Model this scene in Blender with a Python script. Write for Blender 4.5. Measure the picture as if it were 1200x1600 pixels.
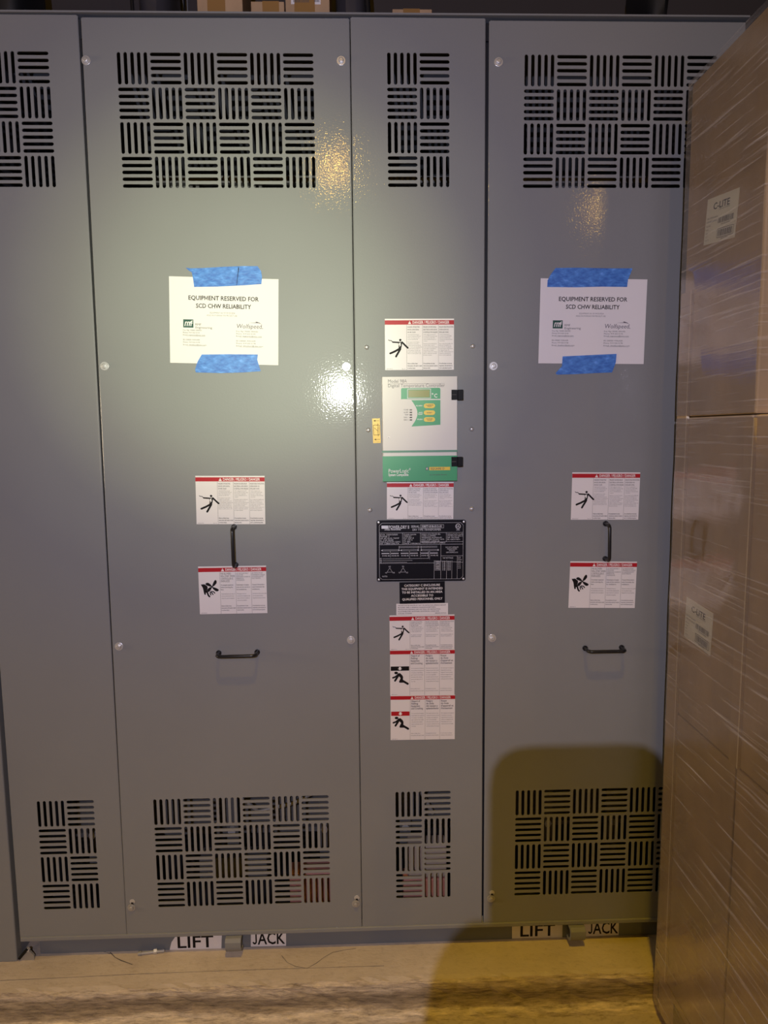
import bpy, bmesh, math, random
import numpy as np
from mathutils import Vector, Matrix

random.seed(7)
for o in list(bpy.data.objects):
    bpy.data.objects.remove(o)
SC = bpy.context.scene
COL = SC.collection

# ------------------------------------------------------------------ camera
FPX = 1100.0
PITCH, YAW, ROLL = -0.11406899, 0.02960905, -0.01019293
CAM = np.array([0.0, -1.86689, 1.58])


def cam_axes(p, y, r):
    f = np.array([math.sin(y) * math.cos(p), math.cos(y) * math.cos(p), math.sin(p)])
    x = np.array([math.cos(y), -math.sin(y), 0.0])
    u = np.cross(x, f)
    return (math.cos(r) * x + math.sin(r) * u, -math.sin(r) * x + math.cos(r) * u, f)


AX = cam_axes(PITCH, YAW, ROLL)
cam_data = bpy.data.cameras.new('camera')
cam = bpy.data.objects.new('camera', cam_data)
COL.objects.link(cam)
cam_data.sensor_fit = 'VERTICAL'
cam_data.sensor_height = 36.0
cam_data.lens = 36.0 * FPX / 1600.0
cam_data.clip_start = 0.01
M = Matrix.Identity(4)
for i in range(3):
    M[i][0], M[i][1], M[i][2], M[i][3] = AX[0][i], AX[1][i], -AX[2][i], CAM[i]
cam.matrix_world = M
SC.camera = cam

# ------------------------------------------------------------------ world, lights, exposure
SC.view_settings.view_transform = 'Standard'
SC.view_settings.look = 'None'
SC.view_settings.gamma = 1.0
SC.view_settings.exposure = 0.0
SC.view_settings.use_curve_mapping = False

world = bpy.data.worlds.new('world')
SC.world = world
world.use_nodes = True
bg = world.node_tree.nodes['Background']
bg.inputs['Color'].default_value = (1.0, 0.62, 0.16, 1)
bg.inputs['Strength'].default_value = 0.006

# the photographer's head lamp: a flood lamp with a neutral centre and a cooler rim
LAMP = Vector((-0.12, CAM[1] - 0.42, 1.58 + 0.24))
AIM = Vector((-0.29, 0.0, 1.89))
HEAD_POWER = 275.0
ld = bpy.data.lights.new('head_lamp', 'SPOT')
ld.energy = HEAD_POWER
ld.shadow_soft_size = 0.003
ld.spot_size = math.radians(140)
ld.spot_blend = 0.5
ld.color = (1, 1, 1)
lo = bpy.data.objects.new('head_lamp', ld)
COL.objects.link(lo)
lo.location = LAMP
lo.rotation_euler = (AIM - LAMP).to_track_quat('-Z', 'Y').to_euler()
ld.use_nodes = True
nt = ld.node_tree
em = nt.nodes['Emission']
tc = nt.nodes.new('ShaderNodeTexCoord')
sx = nt.nodes.new('ShaderNodeSeparateXYZ')
nt.links.new(tc.outputs['Normal'], sx.inputs[0])
ab = nt.nodes.new('ShaderNodeMath'); ab.operation = 'ABSOLUTE'
nt.links.new(sx.outputs['Z'], ab.inputs[0])
ramp = nt.nodes.new('ShaderNodeValToRGB')
nt.links.new(ab.outputs[0], ramp.inputs[0])
el = ramp.color_ramp.elements
el[0].position = 0.60; el[0].color = (0.20, 0.19, 0.27, 1)
el[1].position = 1.0; el[1].color = (1.0, 1.05, 0.84, 1)
for pos, c in ((0.82, (0.26, 0.25, 0.32)), (0.90, (0.27, 0.26, 0.345)), (0.945, (0.265, 0.268, 0.385)), (0.966, (0.36, 0.36, 0.445)), (0.981, (0.63, 0.63, 0.58)), (0.991, (0.87, 0.91, 0.74))):
    e = el.new(pos); e.color = (*c, 1)
nt.links.new(ramp.outputs['Color'], em.inputs['Color'])


def area_lamp(name, loc, aim, size, power, color):
    d = bpy.data.lights.new(name, 'AREA')
    d.shape = 'DISK'; d.size = size; d.energy = power; d.color = color
    o = bpy.data.objects.new(name, d)
    COL.objects.link(o)
    o.location = loc
    o.rotation_euler = (Vector(aim) - Vector(loc)).to_track_quat('-Z', 'Y').to_euler()
    return o


# sodium high-bay lamps of the warehouse, far behind the photographer; the leftmost is added
area_lamp('high_bay_and_fill_lamp', (-0.34, -8.0, 5.05), (0.2, 0, 0.6), 0.17, 36.0, (1.0, 0.56, 0.09))
area_lamp('high_bay_and_fill_lamp', (3.35, -8.0, 4.60), (0.2, 0, 0.6), 0.24, 16.0, (1.0, 0.60, 0.12))
area_lamp('high_bay_and_fill_lamp', (-5.5, -6.5, 5.0), (0.5, -0.3, 1.0), 0.36, 14.0, (1.0, 0.60, 0.10))  # unseen lamp added to warm the cartons' aisle side
# added warm fill for the cartons' aisle side, low and almost along the cabinet fronts
area_lamp('carton_fill_lamp', (-4.8, -1.0, 1.6), (0.8, -0.4, 1.2), 0.8, 46.0, (1.0, 0.74, 0.46))
# unseen lamp added over the aisle, cone narrowed to spare the cabinet's top
sd = bpy.data.lights.new('high_bay_and_fill_lamp', 'SPOT')
sd.energy = 520.0; sd.color = (1.0, 0.60, 0.015); sd.shadow_soft_size = 0.12
sd.spot_size = math.radians(54); sd.spot_blend = 0.45
so = bpy.data.objects.new('high_bay_and_fill_lamp', sd); COL.objects.link(so)
so.location = (0.2, -2.4, 6.5)

# ------------------------------------------------------------------ pixel of the photograph -> point on a real plane
def ray(x, y):
    a, b = (x - 600.0) / FPX, -(y - 800.0) / FPX
    return a * AX[0] + b * AX[1] + AX[2]


def onY(x, y, Y=0.0):
    d = ray(x, y); return CAM + d * ((Y - CAM[1]) / d[1])


def onX(x, y, X):
    d = ray(x, y); return CAM + d * ((X - CAM[0]) / d[0])


def onZ(x, y, Z):
    d = ray(x, y); return CAM + d * ((Z - CAM[2]) / d[2])


# ------------------------------------------------------------------ materials
MATS = {}


def new_mat(name):
    m = bpy.data.materials.new(name); m.use_nodes = True
    return m, m.node_tree, m.node_tree.nodes['Principled BSDF']


def plain(name, col, rough=0.5, metal=0.0, spec=0.5):
    m, nt, b = new_mat(name)
    b.inputs['Base Color'].default_value = (*col, 1)
    b.inputs['Roughness'].default_value = rough
    b.inputs['Metallic'].default_value = metal
    b.inputs['Specular IOR Level'].default_value = spec
    MATS[name] = m
    return m


def noise(nt, scale, detail=3, rough=0.55, vec=None, vscale=None, rot=None):
    n = nt.nodes.new('ShaderNodeTexNoise')
    n.inputs['Scale'].default_value = scale
    n.inputs['Detail'].default_value = detail
    n.inputs['Roughness'].default_value = rough
    mp = nt.nodes.new('ShaderNodeMapping')
    if vscale: mp.inputs['Scale'].default_value = vscale
    if rot: mp.inputs['Rotation'].default_value = rot
    t = nt.nodes.new('ShaderNodeTexCoord')
    nt.links.new(t.outputs[vec or 'Object'], mp.inputs[0])
    nt.links.new(mp.outputs[0], n.inputs['Vector'])
    return n


def cramp(nt, src, stops):
    r = nt.nodes.new('ShaderNodeValToRGB')
    e = r.color_ramp.elements
    e[0].position, e[0].color = stops[0][0], (*stops[0][1], 1)
    e[1].position, e[1].color = stops[-1][0], (*stops[-1][1], 1)
    for p, c in stops[1:-1]:
        k = e.new(p); k.color = (*c, 1)
    nt.links.new(src, r.inputs[0])
    return r


def bump(nt, b, src, strength, dist, prev=None):
    k = nt.nodes.new('ShaderNodeBump')
    k.inputs['Strength'].default_value = strength
    k.inputs['Distance'].default_value = dist
    nt.links.new(src, k.inputs['Height'])
    if prev: nt.links.new(prev.outputs[0], k.inputs['Normal'])
    nt.links.new(k.outputs[0], b.inputs['Normal'])
    return k


def paint(name, col, rough=0.42, coat=0.35, peel=0.35):
    m, nt, b = new_mat(name)
    n = noise(nt, 2.2, 3)
    c = cramp(nt, n.outputs[0], ((0.3, tuple(x * 0.965 for x in col)), (0.7, tuple(x * 1.035 for x in col))))
    nt.links.new(c.outputs[0], b.inputs['Base Color'])
    b.inputs['Roughness'].default_value = rough
    b.inputs['Coat Weight'].default_value = coat
    b.inputs['Coat Roughness'].default_value = 0.055
    b.inputs['Specular IOR Level'].default_value = 0.3
    w = noise(nt, 1.5, 1)
    k1 = bump(nt, b, w.outputs[0], 0.25, 0.010)
    p = noise(nt, 210, 1.5)
    k2 = bump(nt, b, p.outputs[0], peel, 0.0010, k1)
    nt.links.new(k2.outputs[0], b.inputs['Coat Normal'])
    MATS[name] = m
    return m


def concrete(name, a, bcol, dark):
    m, nt, b = new_mat(name)
    n1 = noise(nt, 5, 6, 0.62)
    c1 = cramp(nt, n1.outputs[0], ((0.32, a), (0.68, bcol)))
    n2 = noise(nt, 42, 5, 0.7, vscale=(1, 1.6, 2.2))
    c2 = cramp(nt, n2.outputs[0], ((0.30, (0.45, 0.42, 0.36)), (0.47, (0.95, 0.94, 0.92)), (1.0, (1.06, 1.05, 1.03))))
    mx = nt.nodes.new('ShaderNodeMix'); mx.data_type = 'RGBA'; mx.blend_type = 'MULTIPLY'
    mx.inputs[0].default_value = dark
    nt.links.new(c1.outputs[0], mx.inputs[6]); nt.links.new(c2.outputs[0], mx.inputs[7])
    nt.links.new(mx.outputs[2], b.inputs['Base Color'])
    b.inputs['Roughness'].default_value = 0.8
    b.inputs['Specular IOR Level'].default_value = 0.25
    k1 = bump(nt, b, n1.outputs[0], 0.3, 0.01)
    bump(nt, b, n2.outputs[0], 0.35 + dark * 0.4, 0.004, k1)
    MATS[name] = m
    return m


def strata(name):
    """broken front edge of the pad: a darker band lies between the pale arris and the pale toe"""
    m, nt, b = new_mat(name)
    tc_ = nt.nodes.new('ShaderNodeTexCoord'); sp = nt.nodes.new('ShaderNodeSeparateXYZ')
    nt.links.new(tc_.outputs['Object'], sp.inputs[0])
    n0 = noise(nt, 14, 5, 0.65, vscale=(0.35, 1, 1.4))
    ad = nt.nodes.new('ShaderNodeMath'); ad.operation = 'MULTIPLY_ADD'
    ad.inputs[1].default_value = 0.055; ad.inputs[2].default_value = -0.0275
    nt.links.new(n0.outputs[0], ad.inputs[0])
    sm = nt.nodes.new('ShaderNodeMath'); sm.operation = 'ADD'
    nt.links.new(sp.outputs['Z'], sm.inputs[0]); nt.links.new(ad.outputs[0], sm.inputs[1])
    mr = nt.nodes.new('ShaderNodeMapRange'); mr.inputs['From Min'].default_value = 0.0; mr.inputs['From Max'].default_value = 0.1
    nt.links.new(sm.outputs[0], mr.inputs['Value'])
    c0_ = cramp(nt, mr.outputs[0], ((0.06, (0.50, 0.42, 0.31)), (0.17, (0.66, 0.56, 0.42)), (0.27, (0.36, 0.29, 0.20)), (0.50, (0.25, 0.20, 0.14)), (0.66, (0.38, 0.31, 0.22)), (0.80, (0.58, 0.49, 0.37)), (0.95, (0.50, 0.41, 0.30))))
    n2 = noise(nt, 60, 6, 0.75, vscale=(0.30, 1.6, 2.4))
    c2 = cramp(nt, n2.outputs[0], ((0.32, (0.42, 0.40, 0.38)), (0.48, (0.92, 0.91, 0.90)), (0.66, (1.35, 1.34, 1.3))))
    mx = nt.nodes.new('ShaderNodeMix'); mx.data_type = 'RGBA'; mx.blend_type = 'MULTIPLY'; mx.inputs[0].default_value = 1.0
    nt.links.new(c0_.outputs[0], mx.inputs[6]); nt.links.new(c2.outputs[0], mx.inputs[7])
    nt.links.new(mx.outputs[2], b.inputs['Base Color'])
    b.inputs['Roughness'].default_value = 0.85; b.inputs['Specular IOR Level'].default_value = 0.2
    k1 = bump(nt, b, n0.outputs[0], 0.5, 0.012)
    bump(nt, b, n2.outputs[0], 0.7, 0.004, k1)
    MATS[name] = m
    return m


def cardboard(name, col):
    m, nt, b = new_mat(name)
    n = noise(nt, 9, 5, 0.6, vscale=(1, 1, 0.5))
    c = cramp(nt, n.outputs[0], ((0.3, tuple(x * 0.82 for x in col)), (0.7, tuple(x * 1.1 for x in col))))
    nt.links.new(c.outputs[0], b.inputs['Base Color'])
    b.inputs['Roughness'].default_value = 0.75
    b.inputs['Specular IOR Level'].default_value = 0.25
    n2 = noise(nt, 160, 2, vscale=(1, 1, 0.08))
    bump(nt, b, n2.outputs[0], 0.12, 0.001)
    MATS[name] = m
    return m


def tape_blue(name, a, bcol):
    m, nt, b = new_mat(name)
    n = noise(nt, 60, 4, 0.65, vscale=(0.7, 1, 1.7), rot=(0, 0.5, 0))
    c = cramp(nt, n.outputs[0], ((0.36, a), (0.58, bcol), (0.70, tuple(min(1, x * 1.25 + 0.05) for x in bcol))))
    nt.links.new(c.outputs[0], b.inputs['Base Color'])
    b.inputs['Roughness'].default_value = 0.5
    bump(nt, b, n.outputs[0], 0.5, 0.002)
    MATS[name] = m
    return m


paint('grey_paint', (0.235, 0.24, 0.24), 0.48, 0.28, 0.17)
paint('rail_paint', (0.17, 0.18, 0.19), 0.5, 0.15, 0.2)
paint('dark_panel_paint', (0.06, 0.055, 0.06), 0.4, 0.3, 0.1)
plain('inside_dark', (0.015, 0.014, 0.016), 0.8)
plain('black_plastic', (0.008, 0.008, 0.009), 0.35, 0, 0.12)
plain('black_handle', (0.012, 0.012, 0.014), 0.3)
plain('gap_shade', (0.006, 0.006, 0.008), 0.7)  # black standing for the shade in gaps and slots
plain('zinc', (0.66, 0.66, 0.66), 0.34, 0.55)
plain('zinc_dull', (0.44, 0.43, 0.41), 0.45, 0.55)
plain('dome_steel', (0.52, 0.52, 0.53), 0.34, 0.55)
plain('label_white', (0.78, 0.74, 0.73), 0.42)
plain('paper_white', (0.80, 0.76, 0.755), 0.75, 0, 0.2)
plain('danger_red', (0.44, 0.010, 0.018), 0.45, 0, 0.3)
plain('ink_black', (0.012, 0.010, 0.010), 0.5, 0, 0.12)
plain('ink_soft', (0.10, 0.09, 0.09), 0.6)
plain('ink_grey', (0.20, 0.19, 0.19), 0.6)
plain('print_white', (0.85, 0.82, 0.80), 0.45)
plain('case_white', (0.66, 0.63, 0.59), 0.42)
plain('case_green', (0.035, 0.32, 0.125), 0.4)
plain('strip_green', (0.10, 0.26, 0.17), 0.45)
plain('lcd', (0.33, 0.35, 0.14), 0.2)
plain('button_yellow', (0.74, 0.52, 0.03), 0.4)
plain('sticker_yellow', (0.80, 0.52, 0.02), 0.4)
plain('plate_black', (0.010, 0.010, 0.014), 0.35, 0, 0.12)
plain('plate_silver', (0.62, 0.62, 0.63), 0.4, 0.3)
plain('logo_green', (0.012, 0.075, 0.055), 0.6)
plain('logo_violet', (0.12, 0.10, 0.13), 0.6)
plain('coil_resin', (0.46, 0.19, 0.15), 0.5)
plain('winding_brown', (0.07, 0.045, 0.04), 0.6)
plain('coil_pale', (0.42, 0.33, 0.26), 0.6)
plain('copper_bar', (0.45, 0.27, 0.17), 0.4, 0.8)
plain('core_steel', (0.10, 0.097, 0.095), 0.6)
plain('packing_tape', (0.30, 0.16, 0.055), 0.3)
plain('wood', (0.46, 0.31, 0.18), 0.8)
plain('lit_edge', (0.90, 0.78, 0.58), 0.7)
plain('rubber_cable', (0.008, 0.008, 0.009), 0.55)
plain('skin', (0.50, 0.29, 0.20), 0.5)
plain('phone_black', (0.01, 0.01, 0.011), 0.3)
plain('phone_glass', (0.005, 0.005, 0.006), 0.08)
plain('wall_grey', (0.10, 0.09, 0.085), 0.9)
concrete('concrete_smooth', (0.48, 0.40, 0.32), (0.60, 0.51, 0.41), 0.3)
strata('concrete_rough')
concrete('concrete_floor', (0.42, 0.35, 0.28), (0.54, 0.46, 0.37), 0.7)
cardboard('cardboard', (0.51, 0.36, 0.205))
cardboard('cardboard_pale', (0.60, 0.42, 0.25))
cardboard('cardboard_roof', (0.46, 0.30, 0.17))
plain('carton_label', (0.92, 0.91, 0.90), 0.5)
tape_blue('tape_blue', (0.03, 0.13, 0.48), (0.07, 0.24, 0.66))


def wrap_material():
    m, nt, b = new_mat('stretch_film')
    out = nt.nodes['Material Output']
    nt.nodes.remove(b)
    geo = nt.nodes.new('ShaderNodeNewGeometry')
    sep = nt.nodes.new('ShaderNodeSeparateXYZ')
    nt.links.new(geo.outputs['Position'], sep.inputs[0])
    # folds climb towards the aisle above, run down towards it below (the film's winding direction)
    up = noise(nt, 1.0, 5, 0.62, vscale=(6, 3.2, 150), rot=(math.radians(24), 0, 0))
    dn = noise(nt, 1.0, 5, 0.62, vscale=(6, 3.2, 150), rot=(math.radians(-36), 0, 0))
    mr = nt.nodes.new('ShaderNodeMapRange')
    mr.inputs['From Min'].default_value = 1.25; mr.inputs['From Max'].default_value = 1.45
    nt.links.new(sep.outputs['Z'], mr.inputs['Value'])
    mx = nt.nodes.new('ShaderNodeMix'); mx.data_type = 'FLOAT'
    nt.links.new(mr.outputs[0], mx.inputs[0])
    nt.links.new(dn.outputs[0], mx.inputs[2]); nt.links.new(up.outputs[0], mx.inputs[3])
    bp = nt.nodes.new('ShaderNodeBump')
    bp.inputs['Strength'].default_value = 0.13; bp.inputs['Distance'].default_value = 0.004
    nt.links.new(mx.outputs[0], bp.inputs['Height'])
    big = noise(nt, 4, 2)
    bp2 = nt.nodes.new('ShaderNodeBump')
    bp2.inputs['Strength'].default_value = 0.10; bp2.inputs['Distance'].default_value = 0.012
    nt.links.new(big.outputs[0], bp2.inputs['Height']); nt.links.new(bp.outputs[0], bp2.inputs['Normal'])
    fr = nt.nodes.new('ShaderNodeFresnel'); fr.inputs['IOR'].default_value = 1.5
    mul = nt.nodes.new('ShaderNodeMath'); mul.operation = 'MULTIPLY'; mul.use_clamp = True
    mul.inputs[1].default_value = 2.6                                 # several layers of film
    nt.links.new(fr.outputs[0], mul.inputs[0])
    gl = nt.nodes.new('ShaderNodeBsdfGlossy'); gl.inputs['Roughness'].default_value = 0.045
    nt.links.new(bp2.outputs[0], gl.inputs['Normal'])
    tr = nt.nodes.new('ShaderNodeBsdfTransparent'); tr.inputs['Color'].default_value = (0.97, 0.96, 0.95, 1)
    m1 = nt.nodes.new('ShaderNodeMixShader')
    nt.links.new(mul.outputs[0], m1.inputs[0]); nt.links.new(tr.outputs[0], m1.inputs[1]); nt.links.new(gl.outputs[0], m1.inputs[2])
    # milky creases where the film bunches up
    st = cramp(nt, mx.outputs[0], ((0.56, (0, 0, 0)), (0.66, (0.27, 0.27, 0.27)), (0.78, (0.7, 0.7, 0.7))))
    df = nt.nodes.new('ShaderNodeBsdfDiffuse'); df.inputs['Color'].default_value = (0.62, 0.56, 0.52, 1)
    m2 = nt.nodes.new('ShaderNodeMixShader')
    nt.links.new(st.outputs[0], m2.inputs[0]); nt.links.new(m1.outputs[0], m2.inputs[1]); nt.links.new(df.outputs[0], m2.inputs[2])
    # a faint haze all over the film
    m3 = nt.nodes.new('ShaderNodeMixShader'); m3.inputs[0].default_value = 0.05
    nt.links.new(m2.outputs[0], m3.inputs[1]); nt.links.new(df.outputs[0], m3.inputs[2])
    nt.links.new(m3.outputs[0], out.inputs['Surface'])
    MATS['stretch_film'] = m


wrap_material()

# ------------------------------------------------------------------ glyphs of the built-in font, meshed once
CHARS = sorted(set('ABCDEFGHIJKLMNOPQRSTUVWXYZabcdefghijklmnopqrstuvwxyz0123456789 /.,:;-_°®()@&\'"+=#•ÉÈÓÁÍÑéèêàáíóúñçô%!'))
GLYPH = {}


def load_glyphs():
    tmp = []
    for style, off in (('r', 0.0), ('b', 0.015)):
        for ch in CHARS + ['']:
            for body in (ch, '|' + ch + '|'):
                c = bpy.data.curves.new('glyph', 'FONT')
                c.body = body; c.size = 1.0; c.resolution_u = 2; c.offset = off; c.fill_mode = 'FRONT'
                o = bpy.data.objects.new('glyph', c); COL.objects.link(o)
                tmp.append((style, ch, body, o))
    bpy.context.view_layer.update()
    dg = bpy.context.evaluated_depsgraph_get()
    wide = {}
    for style, ch, body, o in tmp:
        ev = o.evaluated_get(dg); me = ev.to_mesh()
        v = [(p.co.x, p.co.y) for p in me.vertices]
        f = [tuple(p.vertices) for p in me.polygons]
        if body == ch: GLYPH[(style, ch)] = [v, f, 0.0]
        if body.startswith('|') and len(body) >= 2: wide[(style, ch)] = max(p[0] for p in v)
        ev.to_mesh_clear()
    for (style, ch), g in GLYPH.items():
        g[2] = wide[(style, ch)] - wide[(style, '')]
    for s, c, b_, o in tmp:
        cu = o.data; bpy.data.objects.remove(o); bpy.data.curves.remove(cu)


load_glyphs()
def make_j(th):
    h = max(p[1] for p in GLYPH[('r', 'H')][0]); R_ = 0.17; cx, cy = 0.03 + R_, R_
    v, f = [(cx + R_ - th, h), (cx + R_, h)], []
    for k in range(9):
        a = -math.pi * k / 8 * 0.94
        v += [(cx + (R_ - th) * math.cos(a), cy + (R_ - th) * math.sin(a)), (cx + R_ * math.cos(a), cy + R_ * math.sin(a))]
    for k in range(9): f.append((2 * k, 2 * k + 2, 2 * k + 3, 2 * k + 1))
    return [v, f, cx + R_ + 0.08]


def make_m(t):
    h = max(p[1] for p in GLYPH[('r', 'H')][0]); a, w = 0.05, 0.62
    o = [(a, 0), (a + t, 0), (a + t, h * 0.72), (a + w / 2 - t * 0.42, h * 0.16), (a + w / 2 + t * 0.42, h * 0.16), (a + w - t, h * 0.72), (a + w - t, 0), (a + w, 0), (a + w, h),
         (a + w - t * 1.05, h), (a + w / 2, h * 0.40), (a + t * 1.05, h), (a, h)]
    f = [(0, 1, 2, 12), (12, 2, 11), (2, 3, 10, 11), (3, 4, 10), (4, 5, 9, 10), (5, 8, 9), (5, 6, 7, 8)]
    return [o, f, w + 0.13]


GLYPH[('b', 'M')] = make_m(0.105)
GLYPH[('r', 'J')] = make_j(0.075); GLYPH[('b', 'J')] = make_j(0.105)
CAPH = max(p[1] for p in GLYPH[('r', 'H')][0])


# ------------------------------------------------------------------ mesh builder
class MB:
    def __init__(self):
        self.v, self.f, self.m, self.mats = [], [], [], []

    def mi(self, mat):
        if mat not in self.mats: self.mats.append(mat)
        return self.mats.index(mat)

    def add(self, verts, faces, mat):
        n = len(self.v); k = self.mi(mat)
        self.v.extend(tuple(float(c) for c in p) for p in verts)
        for f in faces:
            self.f.append(tuple(n + i for i in f)); self.m.append(k)

    def box(self, lo, hi, mat):
        (a, b, c), (d, e, g) = lo, hi
        self.add([(a, b, c), (d, b, c), (d, e, c), (a, e, c), (a, b, g), (d, b, g), (d, e, g), (a, e, g)],
                 [(0, 1, 5, 4), (1, 2, 6, 5), (2, 3, 7, 6), (3, 0, 4, 7), (4, 5, 6, 7), (3, 2, 1, 0)], mat)

    def prism_xz(self, pts, y0, y1, mat):            # outline in x,z ; y0 is the front (towards -y)
        n = len(pts)
        a = sum(pts[i][0] * pts[(i + 1) % n][1] - pts[(i + 1) % n][0] * pts[i][1] for i in range(n))
        if a < 0: pts = pts[::-1]
        self.add([(x, y0, z) for x, z in pts] + [(x, y1, z) for x, z in pts],
                 [tuple(range(n)), tuple(range(2 * n - 1, n - 1, -1))] +
                 [(i, i + n, (i + 1) % n + n, (i + 1) % n) for i in range(n)], mat)

    def prism_yz(self, pts, x0, x1, mat):
        n = len(pts)
        a = sum(pts[i][0] * pts[(i + 1) % n][1] - pts[(i + 1) % n][0] * pts[i][1] for i in range(n))
        if a < 0: pts = pts[::-1]
        self.add([(x0, y, z) for y, z in pts] + [(x1, y, z) for y, z in pts],
                 [tuple(range(n - 1, -1, -1)), tuple(range(n, 2 * n))] +
                 [(i, (i + 1) % n, (i + 1) % n + n, i + n) for i in range(n)], mat)

    def flat(self, pts, y, mat):                      # printed shape in the x,z plane, facing -y
        n = len(pts)
        a = sum(pts[i][0] * pts[(i + 1) % n][1] - pts[(i + 1) % n][0] * pts[i][1] for i in range(n))
        if a < 0: pts = pts[::-1]
        self.add([(x, y, z) for x, z in pts], [tuple(range(n))], mat)

    def lathe(self, prof, c, mat, axis='y', seg=16):  # prof: (radius, offset along axis)
        vs, fs = [], []
        for r, h in prof:
            for k in range(seg):
                a = 2 * math.pi * k / seg
                p = {'y': (r * math.cos(a), h, r * math.sin(a)), 'z': (r * math.cos(a), r * math.sin(a), h),
                     'x': (h, r * math.cos(a), r * math.sin(a))}[axis]
                vs.append((c[0] + p[0], c[1] + p[1], c[2] + p[2]))
        for i in range(len(prof) - 1):
            for k in range(seg):
                k2 = (k + 1) % seg
                fs.append((i * seg + k, (i + 1) * seg + k, (i + 1) * seg + k2, i * seg + k2))
        fs.append(tuple(range(seg - 1, -1, -1)) if axis != 'y' else tuple(range(seg)))
        e = (len(prof) - 1) * seg
        fs.append(tuple(range(e, e + seg)) if axis != 'y' else tuple(range(e + seg - 1, e - 1, -1)))
        self.add(vs, fs, mat)

    def tube(self, path, r, mat, seg=10):
        path = [Vector(p) for p in path]
        vs, fs = [], []
        up = None
        for i, p in enumerate(path):
            t = (path[min(i + 1, len(path) - 1)] - path[max(i - 1, 0)]).normalized()
            if up is None:
                up = t.orthogonal().normalized()
            up = (up - t * up.dot(t)).normalized()
            s = t.cross(up)
            for k in range(seg):
                a = 2 * math.pi * k / seg
                vs.append(p + (up * math.cos(a) + s * math.sin(a)) * r)
        for i in range(len(path) - 1):
            for k in range(seg):
                k2 = (k + 1) % seg
                fs.append((i * seg + k, i * seg + k2, (i + 1) * seg + k2, (i + 1) * seg + k))
        fs.append(tuple(range(seg - 1, -1, -1)))
        e = (len(path) - 1) * seg
        fs.append(tuple(range(e, e + seg)))
        self.add(vs, fs, mat)

    def build(self, name, parent=None, smooth=False, bevel=0.0):
        me = bpy.data.meshes.new(name)
        me.from_pydata(self.v, [], self.f)
        for m in self.mats: me.materials.append(MATS[m])
        me.polygons.foreach_set('material_index', self.m)
        me.update()
        if smooth:
            me.polygons.foreach_set('use_smooth', [True] * len(me.polygons))
        o = bpy.data.objects.new(name, me)
        COL.objects.link(o)
        if parent: o.parent = parent
        if bevel:
            b = o.modifiers.new('bevel', 'BEVEL'); b.width = bevel; b.segments = 2; b.limit_method = 'ANGLE'
        if smooth and not bevel:
            try:
                me.set_sharp_from_angle(angle=math.radians(40))
            except Exception:
                pass
        return o


def tag(o, label=None, cat=None, group=None, kind=None):
    if label: o['label'] = label
    if cat: o['category'] = cat
    if group: o['group'] = group
    if kind: o['kind'] = kind
    return o


def empty(name, loc, label, cat, group=None, rot=(0, 0, 0)):
    o = bpy.data.objects.new(name, None); COL.objects.link(o)
    o.empty_display_size = 0.05
    o.location = loc; o.rotation_euler = rot
    return tag(o, label, cat, group)


# ------------------------------------------------------------------ printing in a sheet's own frame (u right, v down from its top left corner)
class Sheet(MB):
    def __init__(self, w, h, t, mat):
        super().__init__()
        self.w, self.h, self.t = w, h, t
        self.py = -t - 0.00025
        self.k = 0
        self.box((-w / 2, -t, -h / 2), (w / 2, 0, h / 2), mat)

    def flat(self, pts, y, mat):
        self.k = (self.k + 1) % 150                       # each print lies a hair above the one before
        super().flat(pts, y - 1.2e-6 * self.k, mat)

    def p(self, u, v):
        return (u * self.w - self.w / 2, self.h / 2 - v * self.h)

    def rect(self, u0, v0, u1, v1, mat, lift=0):
        self.flat([self.p(u0, v0), self.p(u1, v0), self.p(u1, v1), self.p(u0, v1)], self.py - lift, mat)

    def poly(self, pts, mat, lift=0):
        self.flat([self.p(*q) for q in pts], self.py - lift, mat)

    def disc(self, u, v, r, mat, lift=0, n=18, ry=None):   # r as a share of the height
        x, z = self.p(u, v); r *= self.h; q = (ry * self.h) if ry else r
        self.flat([(x + r * math.cos(2 * math.pi * k / n), z + q * math.sin(2 * math.pi * k / n)) for k in range(n)], self.py - lift, mat)

    def line(self, u0, v0, u1, v1, th, mat, lift=0):        # th in metres
        a, b = Vector(self.p(u0, v0)), Vector(self.p(u1, v1))
        d = (b - a)
        if d.length < 1e-9: return
        n = Vector((-d.y, d.x)).normalized() * th / 2
        self.flat([tuple(a + n), tuple(b + n), tuple(b - n), tuple(a - n)], self.py - lift, mat)

    def text(self, s, u, v, cap, mat, style='r', width=None, align='l', lift=0.0001, shear=0.0, squeeze=1.0):
        # v is the baseline, cap the capital height as a share of the sheet's height, width the share of the sheet's width to fill
        size = cap * self.h / CAPH
        adv = sum(GLYPH[(style, c)][2] for c in s if (style, c) in GLYPH)
        sx = size * squeeze
        if width: sx = width * self.w / max(adv, 1e-6)
        tot = adv * sx
        x, z = self.p(u, v)
        if align == 'c': x -= tot / 2
        if align == 'r': x -= tot
        y = self.py - lift
        for c in s:
            g = GLYPH.get((style, c))
            if not g: continue
            if g[0]:
                self.add([(x + (a + shear * b) * sx, y, z + b * size) for a, b in g[0]], g[1], mat)
            x += g[2] * sx

    def para(self, s, u, v, dv, cap, mat, chars, width, style='r', maxl=99):
        words, lines, cur = s.split(), [], ''
        for w in words:
            if len(cur) + len(w) + 1 > chars and cur:
                lines.append(cur); cur = w
            else:
                cur = (cur + ' ' + w).strip()
        if cur: lines.append(cur)
        for L in lines[:maxl]:
            self.text(L, u, v, cap, mat, style, width=width * min(1.0, len(L) / chars))
            v += dv
        return v


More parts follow.
